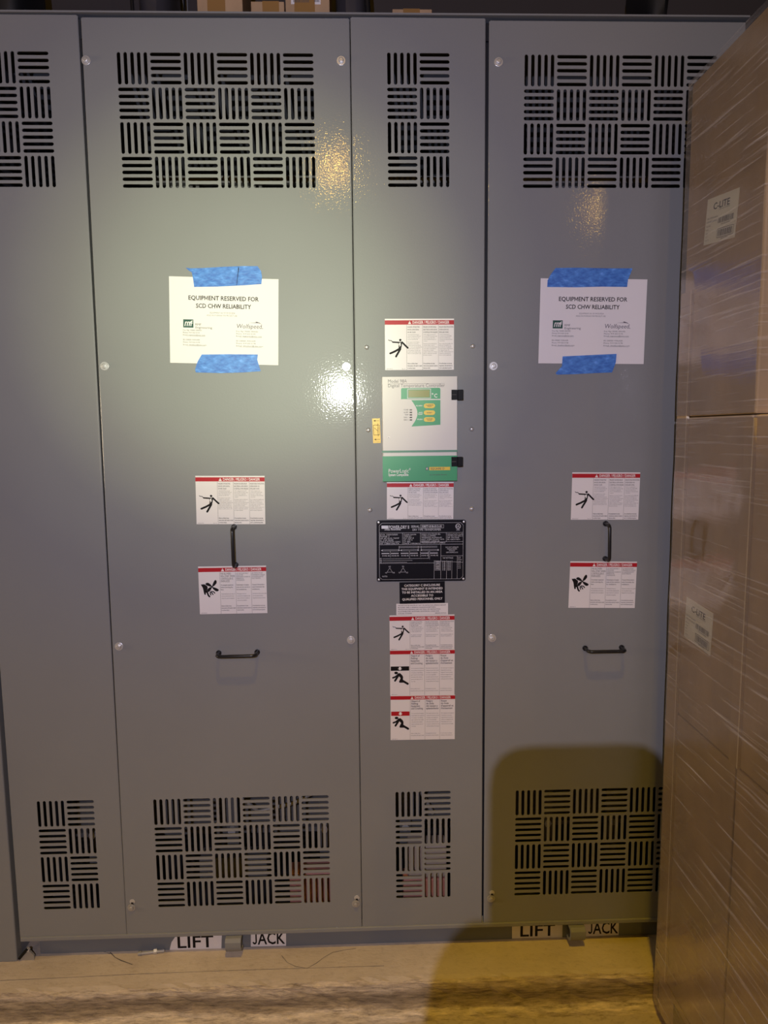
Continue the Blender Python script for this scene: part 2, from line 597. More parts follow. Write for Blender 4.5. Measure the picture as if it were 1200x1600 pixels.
def place(o, tl, tr, br, bl, Y):
    P = [onY(*q, Y) for q in (tl, tr, br, bl)]
    c = sum(P) / 4
    d = (P[1] - P[0] + P[2] - P[3])
    o.location = (c[0], Y, c[2])
    o.rotation_euler = (0, -math.atan2(d[2], d[0]), 0)


def size_of(tl, tr, br, bl, Y):
    P = [onY(*q, Y) for q in (tl, tr, br, bl)]
    n = np.linalg.norm
    return (n(P[1] - P[0]) + n(P[2] - P[3])) / 2, (n(P[3] - P[0]) + n(P[2] - P[1])) / 2


# ==================================================================== THE SETTING
Z_PAD, Y_PAD = 0.097, -0.112
mb = MB(); mb.box((-6, -11, -0.1), (6, 3.2, 0.0), 'concrete_floor')
tag(mb.build('floor'), kind='structure')

# housekeeping pad: broom-smooth top, rough broken front edge with a proud toe
rng = random.Random(3)
mb = MB()
xs = [-2.4 + i * 0.03 for i in range(int(4.8 / 0.03) + 1)]
prof = [(3.0, Z_PAD), (0.2, Z_PAD), (-0.060, Z_PAD), (-0.095, Z_PAD - 0.001), (Y_PAD + 0.004, Z_PAD - 0.003), (Y_PAD - 0.002, Z_PAD - 0.010), (Y_PAD - 0.003, 0.070), (Y_PAD - 0.003, 0.052),
        (Y_PAD - 0.006, 0.034), (Y_PAD - 0.012, 0.020), (Y_PAD - 0.024, 0.010), (Y_PAD - 0.032, 0.0)]
vs = []
for x in xs:
    for j, (y, z) in enumerate(prof):
        jy = rng.uniform(-1, 1) * (0.0 if j < 4 else 0.0035)
        jz = rng.uniform(-1, 1) * (0.0 if j < 4 or j == len(prof) - 1 else 0.003)
        vs.append((x, y + jy, z + jz))
n = len(prof)
top, rough = [], []
for i in range(len(xs) - 1):
    for j in range(n - 1):
        (top if j < 4 else rough).append((i * n + j, i * n + j + 1, (i + 1) * n + j + 1, (i + 1) * n + j))
mb.add(vs, top, 'concrete_smooth')
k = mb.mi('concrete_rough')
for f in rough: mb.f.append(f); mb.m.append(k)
plinth = mb.build('concrete_plinth')
tag(plinth, kind='structure')


def crack(pts, wd):
    m = MB(); P = [Vector(onZ(*q, Z_PAD + 0.0006)) for q in pts]
    vs = []
    for i, p in enumerate(P):
        t = (P[min(i + 1, len(P) - 1)] - P[max(i - 1, 0)]); t.z = 0; t.normalize()
        nn = Vector((-t.y, t.x, 0)) * wd * (0.6 if i % 2 else 1.0) / 2
        vs += [p + nn, p - nn]
    m.add(vs, [(2 * i, 2 * i + 1, 2 * i + 3, 2 * i + 2) for i in range(len(P) - 1)], 'ink_soft')
    return m.build('crack', plinth)


crack([(440, 1493), (449, 1504), (462, 1510), (480, 1513), (494, 1505), (506, 1496), (520, 1488), (540, 1484), (556, 1482)], 0.0016)
crack([(0, 1532), (100, 1527.5), (200, 1522.5), (300, 1518.5), (400, 1515), (500, 1512), (600, 1509)], 0.0012)
crack([(172, 1488), (180, 1496), (190, 1501), (207, 1507)], 0.003)
crack([(148, 1472 + 12), (166, 1488), (172, 1490)], 0.002)

mb = MB(); mb.box((-6, 3.0, 0), (6, 3.2, 5.5), 'wall_grey')
tag(mb.build('wall_back'), kind='structure')

# ==================================================================== THE TRANSFORMER CABINET
CAB = empty('transformer_cabinet', (0, 0.6, Z_PAD), 'tall grey painted steel transformer cabinet with slotted vents', 'cabinet')
OFF = Matrix.Translation((0, -0.6, -Z_PAD))


def cab(o):                       # geometry below is written in world coordinates
    o.parent = CAB
    o.matrix_parent_inverse = OFF
    return o


Z_TOP, Z_BOT = 2.585, 0.178
XR = 0.985


def px(q, Y=0.0):
    p = onY(*q, Y); return (p[0], p[2])


def slot_outline(cx, cz, length, width, vertical, k=5):
    r = width / 2; h = length / 2 - r; pts = []
    for i in range(k + 1):
        a = -math.pi / 2 + math.pi * i / k
        pts.append((h + r * math.cos(a), r * math.sin(a)))
    for i in range(k + 1):
        a = math.pi / 2 + math.pi * i / k
        pts.append((-h + r * math.cos(a), r * math.sin(a)))
    return [(cx - b, cz + a) if vertical else (cx + a, cz + b) for a, b in pts]


def grille(tl, tr, br, bl, ncol, start_col=0):
    """all slots of one vent: basket weave of five-slot cells"""
    A, B, C_, D = [px(q) for q in (tl, tr, br, bl)]
    x0, x1 = (A[0] + D[0]) / 2, (B[0] + C_[0]) / 2
    z1, z0 = (A[1] + B[1]) / 2, (C_[1] + D[1]) / 2
    pw = (x1 - x0) / (ncol - 0.08); ph = (z1 - z0) / (4 - 0.08)
    out = []
    for i in range(4):
        for j in range(ncol):
            cx = x0 - 0.04 * pw + (j + 0.5) * pw; cz = z1 + 0.04 * ph - (i + 0.5) * ph
            vert = (i + j + start_col) % 2 == 0
            for k in range(5):
                o = (k - 2) / 5
                if vert: out.append(slot_outline(cx + o * pw, cz, 0.925 * ph, 0.106 * pw, True))
                else: out.append(slot_outline(cx, cz + o * ph, 0.925 * pw, 0.106 * ph, False))
    return out


def slotted_panel(outline, slots, name, thick=0.0025, depth=0.022):
    cu = bpy.data.curves.new('panel_curve', 'CURVE')
    cu.dimensions = '2D'; cu.fill_mode = 'BOTH'; cu.extrude = thick / 2
    for pts in [outline] + slots:
        s = cu.splines.new('POLY'); s.points.add(len(pts) - 1)
        for p, (x, z) in zip(s.points, pts): p.co = (x, z, 0, 1)
        s.use_cyclic_u = True
    o = bpy.data.objects.new('panel_curve', cu); COL.objects.link(o)
    bpy.context.view_layer.update()
    me = bpy.data.meshes.new_from_object(o.evaluated_get(bpy.context.evaluated_depsgraph_get()))
    bpy.data.objects.remove(o); bpy.data.curves.remove(cu)
    m = MB()
    m.add([(v.co.x, thick / 2 - v.co.z, v.co.y) for v in me.vertices], [tuple(p.vertices) for p in me.polygons], 'grey_paint')
    bpy.data.meshes.remove(me)
    # folded-back edges all round
    n = len(outline)
    a = sum(outline[i][0] * outline[(i + 1) % n][1] - outline[(i + 1) % n][0] * outline[i][1] for i in range(n))
    pts = outline if a > 0 else outline[::-1]
    cx = sum(p[0] for p in pts) / n; cz = sum(p[1] for p in pts) / n
    inn = [(x - math.copysign(0.002, x - cx), z - math.copysign(0.002, z - cz)) for x, z in pts]
    vs = [(x, thick, z) for x, z in pts] + [(x, depth, z) for x, z in pts] + [(x, depth, z) for x, z in inn] + [(x, thick, z) for x, z in inn]
    fs = []
    for i in range(n):
        j = (i + 1) % n
        fs += [(i, i + n, j + n, j), (i + n, i + 2 * n, j + 2 * n, j + n), (i + 2 * n, i + 3 * n, j + 3 * n, j + 2 * n)]
    m.add(vs, fs, 'grey_paint')
    ep = [Vector((x + math.copysign(0.0003, cx - x), 0.0028, z + math.copysign(0.0003, cz - z))) for x, z in pts]
    for i in range(n):
        m.tube([ep[i], ep[(i + 1) % n]], 0.0030, 'grey_paint', 10)
    return cab(m.build(name))


def ring_px(pts): return [px(q) for q in pts]


# fixed panel at the left, removable wide panel, fixed narrow centre panel, removable right panel
o0 = ring_px([(119.5, 24), (196.5, 1460)]); xb = px((33, 1471))[0]
pan0 = slotted_panel([(xb, o0[1][1]), o0[1], o0[0], (xb, o0[0][1])],
                     grille((-25.5, 79.5), (76, 79.8), (87.2, 292.3), (-13.5, 292.5), 2) +
                     grille((57.7, 1252), (147, 1250), (156, 1419.5), (67.8, 1421.7), 2), 'front_panel')
pan1 = slotted_panel(ring_px([(127.5, 28), (544.5, 29.5), (564, 1449), (199.5, 1459)]),
                     grille((183, 81.5), (490, 82.5), (493, 293.5), (191, 294), 6) +
                     grille((240.3, 1248.5), (514, 1243), (516, 1410.4), (246, 1418), 6), 'front_panel')
pan2 = slotted_panel(ring_px([(549, 27.5), (757.5, 29.5), (751.5, 1444), (567.5, 1449)]),
                     grille((605, 81.7), (702.7, 82.8), (702, 292.8), (605.8, 292), 2) +
                     grille((617.9, 1237), (704.4, 1236), (704, 1401.9), (618.8, 1403.9), 2), 'front_panel')
o3 = ring_px([(766, 33), (757, 1443)])
g3 = px((1118.2, 87.5))[0]
lw = [px(q) for q in ((805.6, 1234.9), (1024.8, 1230), (1019.9, 1393.7), (803, 1400))]
pl = ((lw[1][0] + lw[2][0]) / 2 - (lw[0][0] + lw[3][0]) / 2) / 4.92


def grille_xz(x0, x1, z0, z1, ncol):
    pw = (x1 - x0) / (ncol - 0.08); ph = (z1 - z0) / 3.92; out = []
    for i in range(4):
        for j in range(ncol):
            cx = x0 - 0.04 * pw + (j + 0.5) * pw; cz = z1 + 0.04 * ph - (i + 0.5) * ph
            for k in range(5):
                o = (k - 2) / 5
                if (i + j) % 2 == 0: out.append(slot_outline(cx + o * pw, cz, 0.925 * ph, 0.106 * pw, True))
                else: out.append(slot_outline(cx, cz + o * ph, 0.925 * pw, 0.106 * ph, False))
    return out


pan3 = slotted_panel([o3[1], (XR - 0.01, o3[1][1]), (XR - 0.01, o3[0][1]), o3[0]],
                     grille((819.8, 84.2), (1118.2, 87.5), (1114.5, 294), (817, 293.8), 6) +
                     grille_xz(lw[0][0], lw[0][0] + 5.92 * pl, (lw[2][1] + lw[3][1]) / 2, (lw[0][1] + lw[1][1]) / 2, 6), 'front_panel')

# frame behind the panels: posts close the seams, blackened to paint the shade in the gaps
for xa, xc in ((-0.70, -0.660), (-0.042, 0.008), (0.300, 0.352), (xb, xb + 0.03), (XR - 0.045, XR - 0.012)):
    mb = MB(); mb.box((xa, 0.030, Z_BOT - 0.01), (xc, 0.045, Z_TOP), 'gap_shade')
    cab(mb.build('frame_post'))
mb = MB(); mb.box((xb, 0.0225, Z_TOP - 0.03), (XR, 0.06, Z_TOP + 0.012), 'gap_shade')  # black colour puts in the shadow under the roof lip
cab(mb.build('top_rail'))
mb = MB()                                         # roof sheet with its thin front lip
mb.box((xb - 0.25, -0.002, Z_TOP + 0.0165), (XR, 1.3, Z_TOP + 0.0195), 'rail_paint')
mb.box((xb - 0.25, -0.004, Z_TOP + 0.0165), (XR, -0.002, Z_TOP + 0.0205), 'grey_paint')
cab(mb.build('roof'))
mb = MB()
mb.box((xb - 0.002, 0.05, Z_BOT - 0.02), (xb + 0.004, 1.3, Z_TOP + 0.0165), 'inside_dark')
mb.box((XR - 0.006, 0.05, Z_BOT - 0.02), (XR, 1.3, Z_TOP + 0.0165), 'inside_dark')
mb.box((xb, 1.29, Z_BOT - 0.02), (XR, 1.3, Z_TOP + 0.0165), 'inside_dark')
mb.box((xb, 0.05, Z_BOT - 0.03), (XR, 1.3, Z_BOT - 0.02), 'inside_dark')
cab(mb.build('shell'))
mb = MB()                                         # the folded lip under the panels
mb.box((xb, -0.004, Z_BOT - 0.0165), (XR, 0.060, Z_BOT - 0.0045), 'grey_paint')
cab(mb.build('bottom_flange', bevel=0.002))
mb = MB()                                         # recessed channel the cabinet stands on
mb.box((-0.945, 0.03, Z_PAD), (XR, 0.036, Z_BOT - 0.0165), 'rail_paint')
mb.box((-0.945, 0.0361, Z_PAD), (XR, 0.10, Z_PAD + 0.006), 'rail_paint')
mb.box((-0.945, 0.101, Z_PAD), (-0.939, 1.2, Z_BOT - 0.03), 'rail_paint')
cab(mb.build('base_rail'))


# pull handles
def handle(attach_a, attach_b, panel, out=0.034, r=0.0046):
    a, b = Vector(onY(*attach_a)), Vector(onY(*attach_b))
    d = (b - a).normalized(); e = Vector((0, -1, 0)); rr = 0.011
    path = [a, a + e * (out - rr)]
    for k in range(1, 5):
        t = k / 4 * math.pi / 2
        path.append(a + e * (out - rr) + d * rr * (1 - math.cos(t)) + e * rr * math.sin(t))
    for k in range(0, 5):
        t = math.pi / 2 - k / 4 * math.pi / 2
        path.append(b + e * (out - rr) - d * rr * (1 - math.cos(t)) + e * rr * math.sin(t))
    path.append(b)
    m = MB(); m.tube(path, r, 'black_handle', 10)
    for q in (a, b): m.lathe([(0.0075, -0.004), (0.0075, 0.0)], q, 'black_handle', 'y', 12)
    h = m.build('handle', smooth=True)
    h.parent = panel
    return h


handle((366, 823), (368.5, 882.5), pan1)
handle((342, 1020), (402, 1018.5), pan1)
handle((946, 818), (945.5, 873), pan3)
handle((914, 1012.5), (971, 1011.5), pan3)


def hex_bolt(q, panel, keyhole=False, mat='zinc'):
    c = onY(*q)
    m = MB(); rx = rng.uniform(0, 1)
    m.lathe([(0.0112, -0.0016), (0.0112, 0.0005)], c, mat, 'y', 20)
    vs = []
    rr = 0.0068
    ring = [(rr * math.cos(rx + k * math.pi / 3), rr * math.sin(rx + k * math.pi / 3)) for k in range(6)]
    m.prism_xz([(c[0] + x, c[2] + z) for x, z in ring], -0.0070, -0.0014, mat)
    m.lathe([(0.0045, -0.0078), (0.0058, -0.0069)], c, mat, 'y', 12)
    if keyhole:
        m.lathe([(0.0075, -0.0008), (0.0075, 0.0006)], (c[0] + 0.003, c[1], c[2] + 0.018), 'zinc', 'y', 14)
        m.flat([(c[0] + 0.003 + dx, c[2] + dz) for dx, dz in ((-0.0035, 0.004), (0.0035, 0.004), (0.0035, 0.016), (-0.0035, 0.016))], -0.0012, 'gap_shade')
    b = m.build('bolt', bevel=0.0006)
    b.parent = panel
    return b


for q in ((134.5, 94.5), (533, 95), (163.5, 572), (541, 573), (186, 1010), (548.5, 1000)): hex_bolt(q, pan1)
for q in ((205.5, 1418), (556, 1412)): hex_bolt(q, pan1, True, 'zinc_dull')
for q in ((779, 97), (771, 572), (769, 997)): hex_bolt(q, pan3)
hex_bolt((767, 1404), pan3, True, 'zinc_dull')
for q in ((573, 542.5), (738.5, 541), (575.5, 672), (737, 670.5), (578, 797), (737, 795)):
    c = onY(*q); m = MB()
    m.lathe([(0.0010, -0.0052), (0.0030, -0.0049), (0.0050, -0.0036), (0.0062, -0.0014), (0.0066, 0.0004)], c, 'dome_steel', 'y', 16)
    b = m.build('screw', smooth=True); b.parent = pan2

# lifting lugs: rolled straps that curl under from the flange
for x0, x1 in ((350, 375), (893, 917)):
    xa, xc = onY(x0, 1470, -0.03)[0], onY(x1, 1470, -0.03)[0]
    outer, inner = [], []
    for k in range(13):
        a = math.radians(180 + k * 100 / 12)
        outer.append((0.012 + 0.034 * math.cos(a), 0.140 + 0.030 * math.sin(a)))
        inner.append((0.012 + 0.026 * math.cos(a), 0.140 + 0.022 * math.sin(a)))
    ol = [(0.03, 0.1600), (-0.014, 0.1600), (-0.022, 0.152)] + outer
    il = [(0.03, 0.152), (-0.010, 0.152), (-0.014, 0.146)] + inner
    m = MB(); m.prism_yz(ol + il[::-1], xa, xc, 'grey_paint')
    m.prism_yz([(0.03, 0.152), (-0.010, 0.150)] + inner, xa + 0.012, xc - 0.012, 'rail_paint')
    cab(m.build('lifting_lug', bevel=0.0012))

# what the lower and upper vents let you see of the inside
for i, x in enumerate((-0.62, 0.0, 0.62)):
    m = MB(); m.lathe([(0.235, 0.62), (0.235, 2.05)], (x, 0.55, 0), 'winding_brown', 'z', 28)
    m.lathe([(0.262, 0.58), (0.262, 0.62)], (x, 0.55, 0), 'coil_pale', 'z', 28)
    m.lathe([(0.262, 2.05), (0.262, 2.09)], (x, 0.55, 0), 'winding_brown', 'z', 28)
    cab(m.build('winding', smooth=True))
m = MB()
m.box((-0.93, 0.30, 0.30), (0.93, 0.36, 0.44), 'core_steel'); m.box((-0.93, 0.28, 0.30), (0.93, 0.30, 0.315), 'core_steel')
m.box((-0.93, 0.28, 0.425), (0.93, 0.30, 0.44), 'core_steel')
cab(m.build('core_clamp'))
m = MB()
m.box((-0.90, 0.43, 2.24), (0.90, 0.50, 2.36), 'core_steel'); m.box((-0.90, 0.40, 2.34), (0.90, 0.43, 2.36), 'core_steel')
cab(m.build('core_clamp'))
for x in (-0.86, -0.435, -0.15, 0.10, 0.26, 0.545, 0.75):
    m = MB(); m.box((x, 0.20, 0.25), (x + 0.035, 0.21, 0.56), 'core_steel')
    m.lathe([(0.012, -0.014), (0.012, 0.0)], (x + 0.017, 0.20, 0.50), 'zinc', 'y', 6)
    m.lathe([(0.012, -0.014), (0.012, 0.0)], (x + 0.017, 0.20, 0.36), 'zinc', 'y', 6)
    cab(m.build('tie_bracket'))
for (xa, xc, za, zc, mat) in ((-0.235, -0.045, 0.165, 0.275, 'coil_resin'), (0.105, 0.235, 0.165, 0.245, 'coil_resin'),
                              (0.12, 0.235, 0.25, 0.35, 'coil_pale'), (-0.50, -0.30, 0.26, 0.33, 'core_steel')):
    m = MB(); m.box((xa, 0.10, za), (xc, 0.16, zc), mat)
    cab(m.build('insulating_block', bevel=0.004))
for pts in ([(-0.42, 0.16, 0.60), (-0.38, 0.14, 0.50), (-0.33, 0.16, 0.44), (-0.22, 0.15, 0.47), (-0.10, 0.18, 0.52)],
            [(0.10, 0.17, 0.56), (0.16, 0.15, 0.50), (0.20, 0.16, 0.42)]):
    m = MB(); m.tube(pts, 0.006, 'zinc_dull', 8)
    cab(m.build('ground_strap', smooth=True))

# ---- neighbouring cabinet at the far left
NB = empty('switchgear_cabinet', (-1.3, 0.6, Z_PAD), 'grey steel cabinet at the far left edge, past the dark gap', 'cabinet')
OFN = Matrix.Translation((1.3, -0.6, -Z_PAD))
m = MB(); m.box((-2.0, 0.002, Z_PAD + 0.0), (xb - 0.016, 1.3, 2.60), 'grey_paint')
o = m.build('body', bevel=0.003); o.parent = NB; o.matrix_parent_inverse = OFN
m = MB(); m.prism_xz([(-0.995, Z_PAD), (-0.952, Z_PAD), (-0.952, Z_PAD + 0.014), (-0.965, Z_PAD + 0.03), (-0.995, Z_PAD + 0.004)], 0.006, 0.012, 'zinc_dull')
m.lathe([(0.006, -0.006), (0.006, 0.0)], (-0.966, 0.006, Z_PAD + 0.036), 'zinc', 'y', 6)
m.tube([(-0.992, 0.004, Z_PAD + 0.008), (-0.966, 0.000, Z_PAD + 0.040)], 0.004, 'black_plastic', 8)
o = m.build('foot_bracket'); o.parent = NB; o.matrix_parent_inverse = OFN

# ==================================================================== DANGER SIGNS
EN = ("HAZARD OF ELECTRIC", "SHOCK, EXPLOSION,", "OR ARC FLASH")
ES = ("PELIGRO DE DESCARGA", "ELECTRICA, EXPLOSION", "O DESTELLO POR ARQUEO")
FR = ("RISQUE D'ELECTROCUTION,", "D'EXPLOSION OU", "D'ECLAIR D'ARC")
B_EN = ["Apply appropriate personal protective equipment (PPE) and follow safe electrical work practices. See NFPA 70E.",
        "This equipment must only be installed and serviced by qualified electrical personnel. Turn off all power supplying this equipment before working on or inside equipment. Always use a properly rated voltage sensing device to confirm power is off."]
B_ES = ["Utilice equipo de proteccion personal (EPP) apropiado y siga las practicas de seguridad electrica establecidas por su compania.",
        "Solamente el personal electrico calificado debe instalar y prestar servicio de mantenimiento a este equipo. Desenergice el equipo antes de realizar cualquier trabajo en el. Siempre utilice un dispositivo detector de tension adecuado."]
B_FR = ["Portez un equipement de protection personnelle (EPP) approprie et observez les methodes de travail electrique securitaire.",
        "Seul un personnel qualifie doit effectuer l'installation et l'entretien de cet appareil. Coupez toutes les alimentations de l'appareil avant d'y travailler. Utilisez toujours un dispositif de detection de tension nominale appropriee."]
E_EN = "Failure to follow these instructions will result in death or serious injury."
E_ES = "El incumplimiento de estas instrucciones causara la muerte o lesiones serias."
E_FR = "Si ces directives ne sont pas respectees, cela entrainera la mort ou des blessures graves."


def header(s, v0, v1, u_tri=0.335):
    s.rect(0, v0, 1, v1, 'danger_red')
    c = (v0 + v1) / 2; hh = (v1 - v0)
    s.poly([(u_tri, v1 - hh * 0.14), (u_tri + 0.046, v1 - hh * 0.14), (u_tri + 0.023, v0 + hh * 0.14)], 'print_white', 0.0001)
    s.poly([(u_tri + 0.0205, v1 - hh * 0.42), (u_tri + 0.0255, v1 - hh * 0.42), (u_tri + 0.0265, v0 + hh * 0.38), (u_tri + 0.0195, v0 + hh * 0.38)], 'danger_red', 0.0002)
    s.text('DANGER / PELIGRO / DANGER', u_tri + 0.062, v1 - hh * 0.20, hh * 0.62, 'print_white', 'b', width=0.93 - u_tri - 0.062)


def limb(s, pts, th, mat='ink_black', caps=True):
    th *= 1.25
    for a, b in zip(pts, pts[1:]): s.line(*a, *b, th, mat)
    if caps:
        for a in pts: s.disc(*a, th / 2 / s.h, mat, n=10)


def shock_figure(s, u, v, k):
    """falling figure struck at the hand; k = height of the figure in metres, anchored at (u,v)"""
    def q(a, b): return (u + a * k / s.w, v + b * k / s.h)
    s.disc(*q(0.56, 0.08), 0.065 * k / s.h, 'ink_black')
    s.poly([q(0.44, 0.18), q(0.66, 0.17), q(0.66, 0.32), q(0.60, 0.56), q(0.46, 0.56), q(0.47, 0.34)], 'ink_black')
    s.poly([q(0.49, 0.24), q(0.60, 0.22), q(0.56, 0.32), q(0.61, 0.34), q(0.50, 0.47), q(0.53, 0.37), q(0.48, 0.36)], 'print_white', 0.0001)
    limb(s, [q(0.48, 0.21), q(0.14, 0.19)], 0.060 * k)
    limb(s, [q(0.14, 0.19), q(0.06, 0.10), q(-0.03, 0.11), q(-0.10, 0.06)], 0.028 * k, caps=False)
    limb(s, [q(0.66, 0.20), q(0.88, 0.42), q(0.97, 0.50)], 0.075 * k)
    limb(s, [q(0.52, 0.55), q(0.24, 0.70), q(0.00, 0.80)], 0.085 * k)
    limb(s, [q(0.56, 0.56), q(0.42, 0.80), q(0.32, 0.97)], 0.085 * k)


def crush_figure(s, u, v, k, bar, pale=False):
    def q(a, b): return (u + a * k / s.w, v + b * k / s.h)
    s.poly([q(0.0, 0.0), q(1.0, 0.0), q(1.0, 0.24), q(0.0, 0.24)], bar)
    s.poly([q(0.44, 0.03), q(0.56, 0.03), q(0.56, 0.12), q(0.62, 0.12), q(0.5, 0.22), q(0.38, 0.12), q(0.44, 0.12)], 'print_white', 0.0001)
    s.disc(*q(0.29, 0.36), 0.10 * k / s.h, 'ink_black', ry=0.075 * k / s.h)
    s.poly([q(0.36, 0.40), q(0.50, 0.37), q(0.63, 0.50), q(0.67, 0.62), q(0.66, 0.78), q(0.54, 0.79), q(0.53, 0.64), q(0.40, 0.50)], 'ink_black')
    limb(s, [q(0.40, 0.46), q(0.26, 0.58), q(0.12, 0.63)], 0.075 * k)
    limb(s, [q(0.44, 0.46), q(0.32, 0.66), q(0.23, 0.80)], 0.085 * k)
    limb(s, [q(0.62, 0.60), q(0.50, 0.86), q(0.72, 0.86)], 0.085 * k)
    limb(s, [q(0.60, 0.78), q(0.92, 0.98)], 0.095 * k)


def fan_hand_figure(s, u, v, k):
    def q(a, b): return (u + a * k / s.w, v + b * k / s.h)
    s.poly([q(0.0, 0.26), q(0.20, 0.24), q(0.36, 0.36), q(0.38, 0.44), q(0.33, 0.62), q(0.36, 0.72), q(0.26, 0.74), q(0.14, 0.62), q(0.10, 0.44)], 'ink_black')
    limb(s, [q(0.18, 0.62), q(0.22, 0.80)], 0.075 * k)
    limb(s, [q(0.32, 0.64), q(0.40, 0.88), q(0.46, 0.95)], 0.075 * k)
    limb(s, [q(0.50, 0.70), q(0.60, 0.74), q(0.66, 0.84)], 0.045 * k)
    limb(s, [q(0.56, 0.66), q(0.70, 0.68), q(0.76, 0.76)], 0.045 * k)
    limb(s, [q(0.50, 0.76), q(0.54, 0.86)], 0.045 * k)
    hub = (0.62, 0.40)
    for ang, L in ((-62, 0.44), (-155, 0.40), (28, 0.42), (128, 0.36)):
        a = math.radians(ang); pts = []
        for t, wd in ((0.0, 0.02), (0.35, 0.10), (0.7, 0.13), (0.92, 0.09), (1.0, 0.02)):
            pts.append((t, wd))
        ring = [(t * L, w_) for t, w_ in pts] + [(t * L, -w_ * 0.35) for t, w_ in pts[::-1]]
        s.poly([q(hub[0] + x * math.cos(a) - y * math.sin(a), hub[1] + x * math.sin(a) + y * math.cos(a)) for x, y in ring], 'ink_black')


def cols(s, us, v0):
    for u in us: s.line(u, v0, u, 1.0, 0.0005, 'ink_soft')


def electric_sign(corners, label, v0=0.03, v1=0.115, body=True, Y=0.0, dense=1.0, fig=(0.075, 0.385), figk=0.41, short=False):
    w, h = size_of(*corners, Y)
    s = Sheet(w, h, 0.0005, 'label_white')
    header(s, v0, v1)
    us = (0.315, 0.545, 0.775)
    cols(s, us, v1 + 0.01)
    shock_figure(s, fig[0], fig[1], figk * 0.115)
    lh = (1 - v1)
    for u, hd, bd, en in zip(us, (EN, ES, FR), (B_EN, B_ES, B_FR), (E_EN, E_ES, E_FR)):
        v = v1 + 0.055 * lh + 0.01
        for line in hd:
            s.text(line, u + 0.010, v, 0.026 * lh * 1.15, 'ink_soft', 'b', width=0.208 * min(1, len(line) / 21)); v += 0.058 * lh
        v -= 0.012
        if short:
            v = s.para(bd[0], u + 0.02, v, 0.036 * lh * 1.5, 0.022 * lh * 1.4, 'ink_soft', 33, 0.20, maxl=4) + 0.05
            s.para(bd[1], u + 0.012, v, 0.036 * lh * 1.5, 0.022 * lh * 1.4, 'ink_soft', 33, 0.205, maxl=2)
            s.para(en, u + 0.012, 0.885, 0.045, 0.03, 'ink_soft', 33, 0.205, 'b', maxl=3)
        else:
            v = s.para(bd[0], u + 0.015, v, 0.036 * lh, 0.019 * lh, 'ink_soft', 33, 0.205, maxl=5) + 0.02
            s.para(bd[1], u + 0.010, v, 0.036 * lh, 0.019 * lh, 'ink_soft', 33, 0.210, maxl=9 if body else 6)
            s.para(en, u + 0.010, 0.885 if body else 0.93, 0.045, 0.024, 'ink_black', 33, 0.210, 'b', maxl=3 if body else 2)
    s.text('40420-399-01', 0.02, 0.985, 0.016, 'ink_soft', 'r', width=0.09)
    s.text('Rev. 01', 0.245, 0.985, 0.016, 'ink_soft', 'r', width=0.05)
    o = s.build('danger_sign'); place(o, *corners, Y)
    return tag(o, label, 'sign')


def fan_sign(corners, label):
    w, h = size_of(*corners, 0)
    s = Sheet(w, h, 0.0005, 'label_white')
    header(s, 0.03, 0.115)
    us = (0.315, 0.545, 0.775); cols(s, us, 0.125)
    fan_hand_figure(s, 0.030, 0.28, 0.048)
    v = 0.175
    for line in ("FAN BLOWERS", "WILL START WHEN", "CONTROLLER IS", "ENERGIZED."):
        s.text(line, 0.325, v, 0.040, 'ink_soft', 'r', width=0.21 * len(line) / 15); v += 0.052
    for u, tx in ((0.555, "LOS VENTILADORES Y SOPLADORES ARRANCARAN CUANDO SE ENERGICE EL CONTROLADOR."), (0.785, "LES VENTILATEURS DEMARRERONT LORSQUE LE CONTROLEUR EST SOUS TENSION.")):
        s.para(tx, u, 0.165, 0.036, 0.026, 'ink_soft', 20, 0.205, maxl=6)
    for u, a, b_, e in ((0.325, "De-energize equipment before servicing the fans.", "Keep hands and tools clear of the fan blades at all times while the unit is energized.", E_EN),
                        (0.555, "Desenergice el equipo antes de dar servicio a los ventiladores.", "Mantenga las manos y herramientas alejadas de las aspas mientras la unidad se encuentre energizada.", E_ES),
                        (0.785, "Coupez l'alimentation avant l'entretien des ventilateurs.", "Gardez les mains et les outils loin des pales lorsque l'appareil est sous tension.", E_FR)):
        s.para(a, u, 0.405, 0.048, 0.026, 'ink_soft', 24, 0.21, 'b', maxl=4)
        s.para(b_, u + 0.005, 0.590, 0.046, 0.022, 'ink_soft', 30, 0.205, maxl=5)
        s.para(e, u, 0.845, 0.044, 0.024, 'ink_soft', 33, 0.21, 'b', maxl=4)
    s.text('40420-401-01', 0.02, 0.985, 0.016, 'ink_soft', 'r', width=0.09)
    o = s.build('danger_sign'); place(o, *corners, 0)
    return tag(o, label, 'sign')


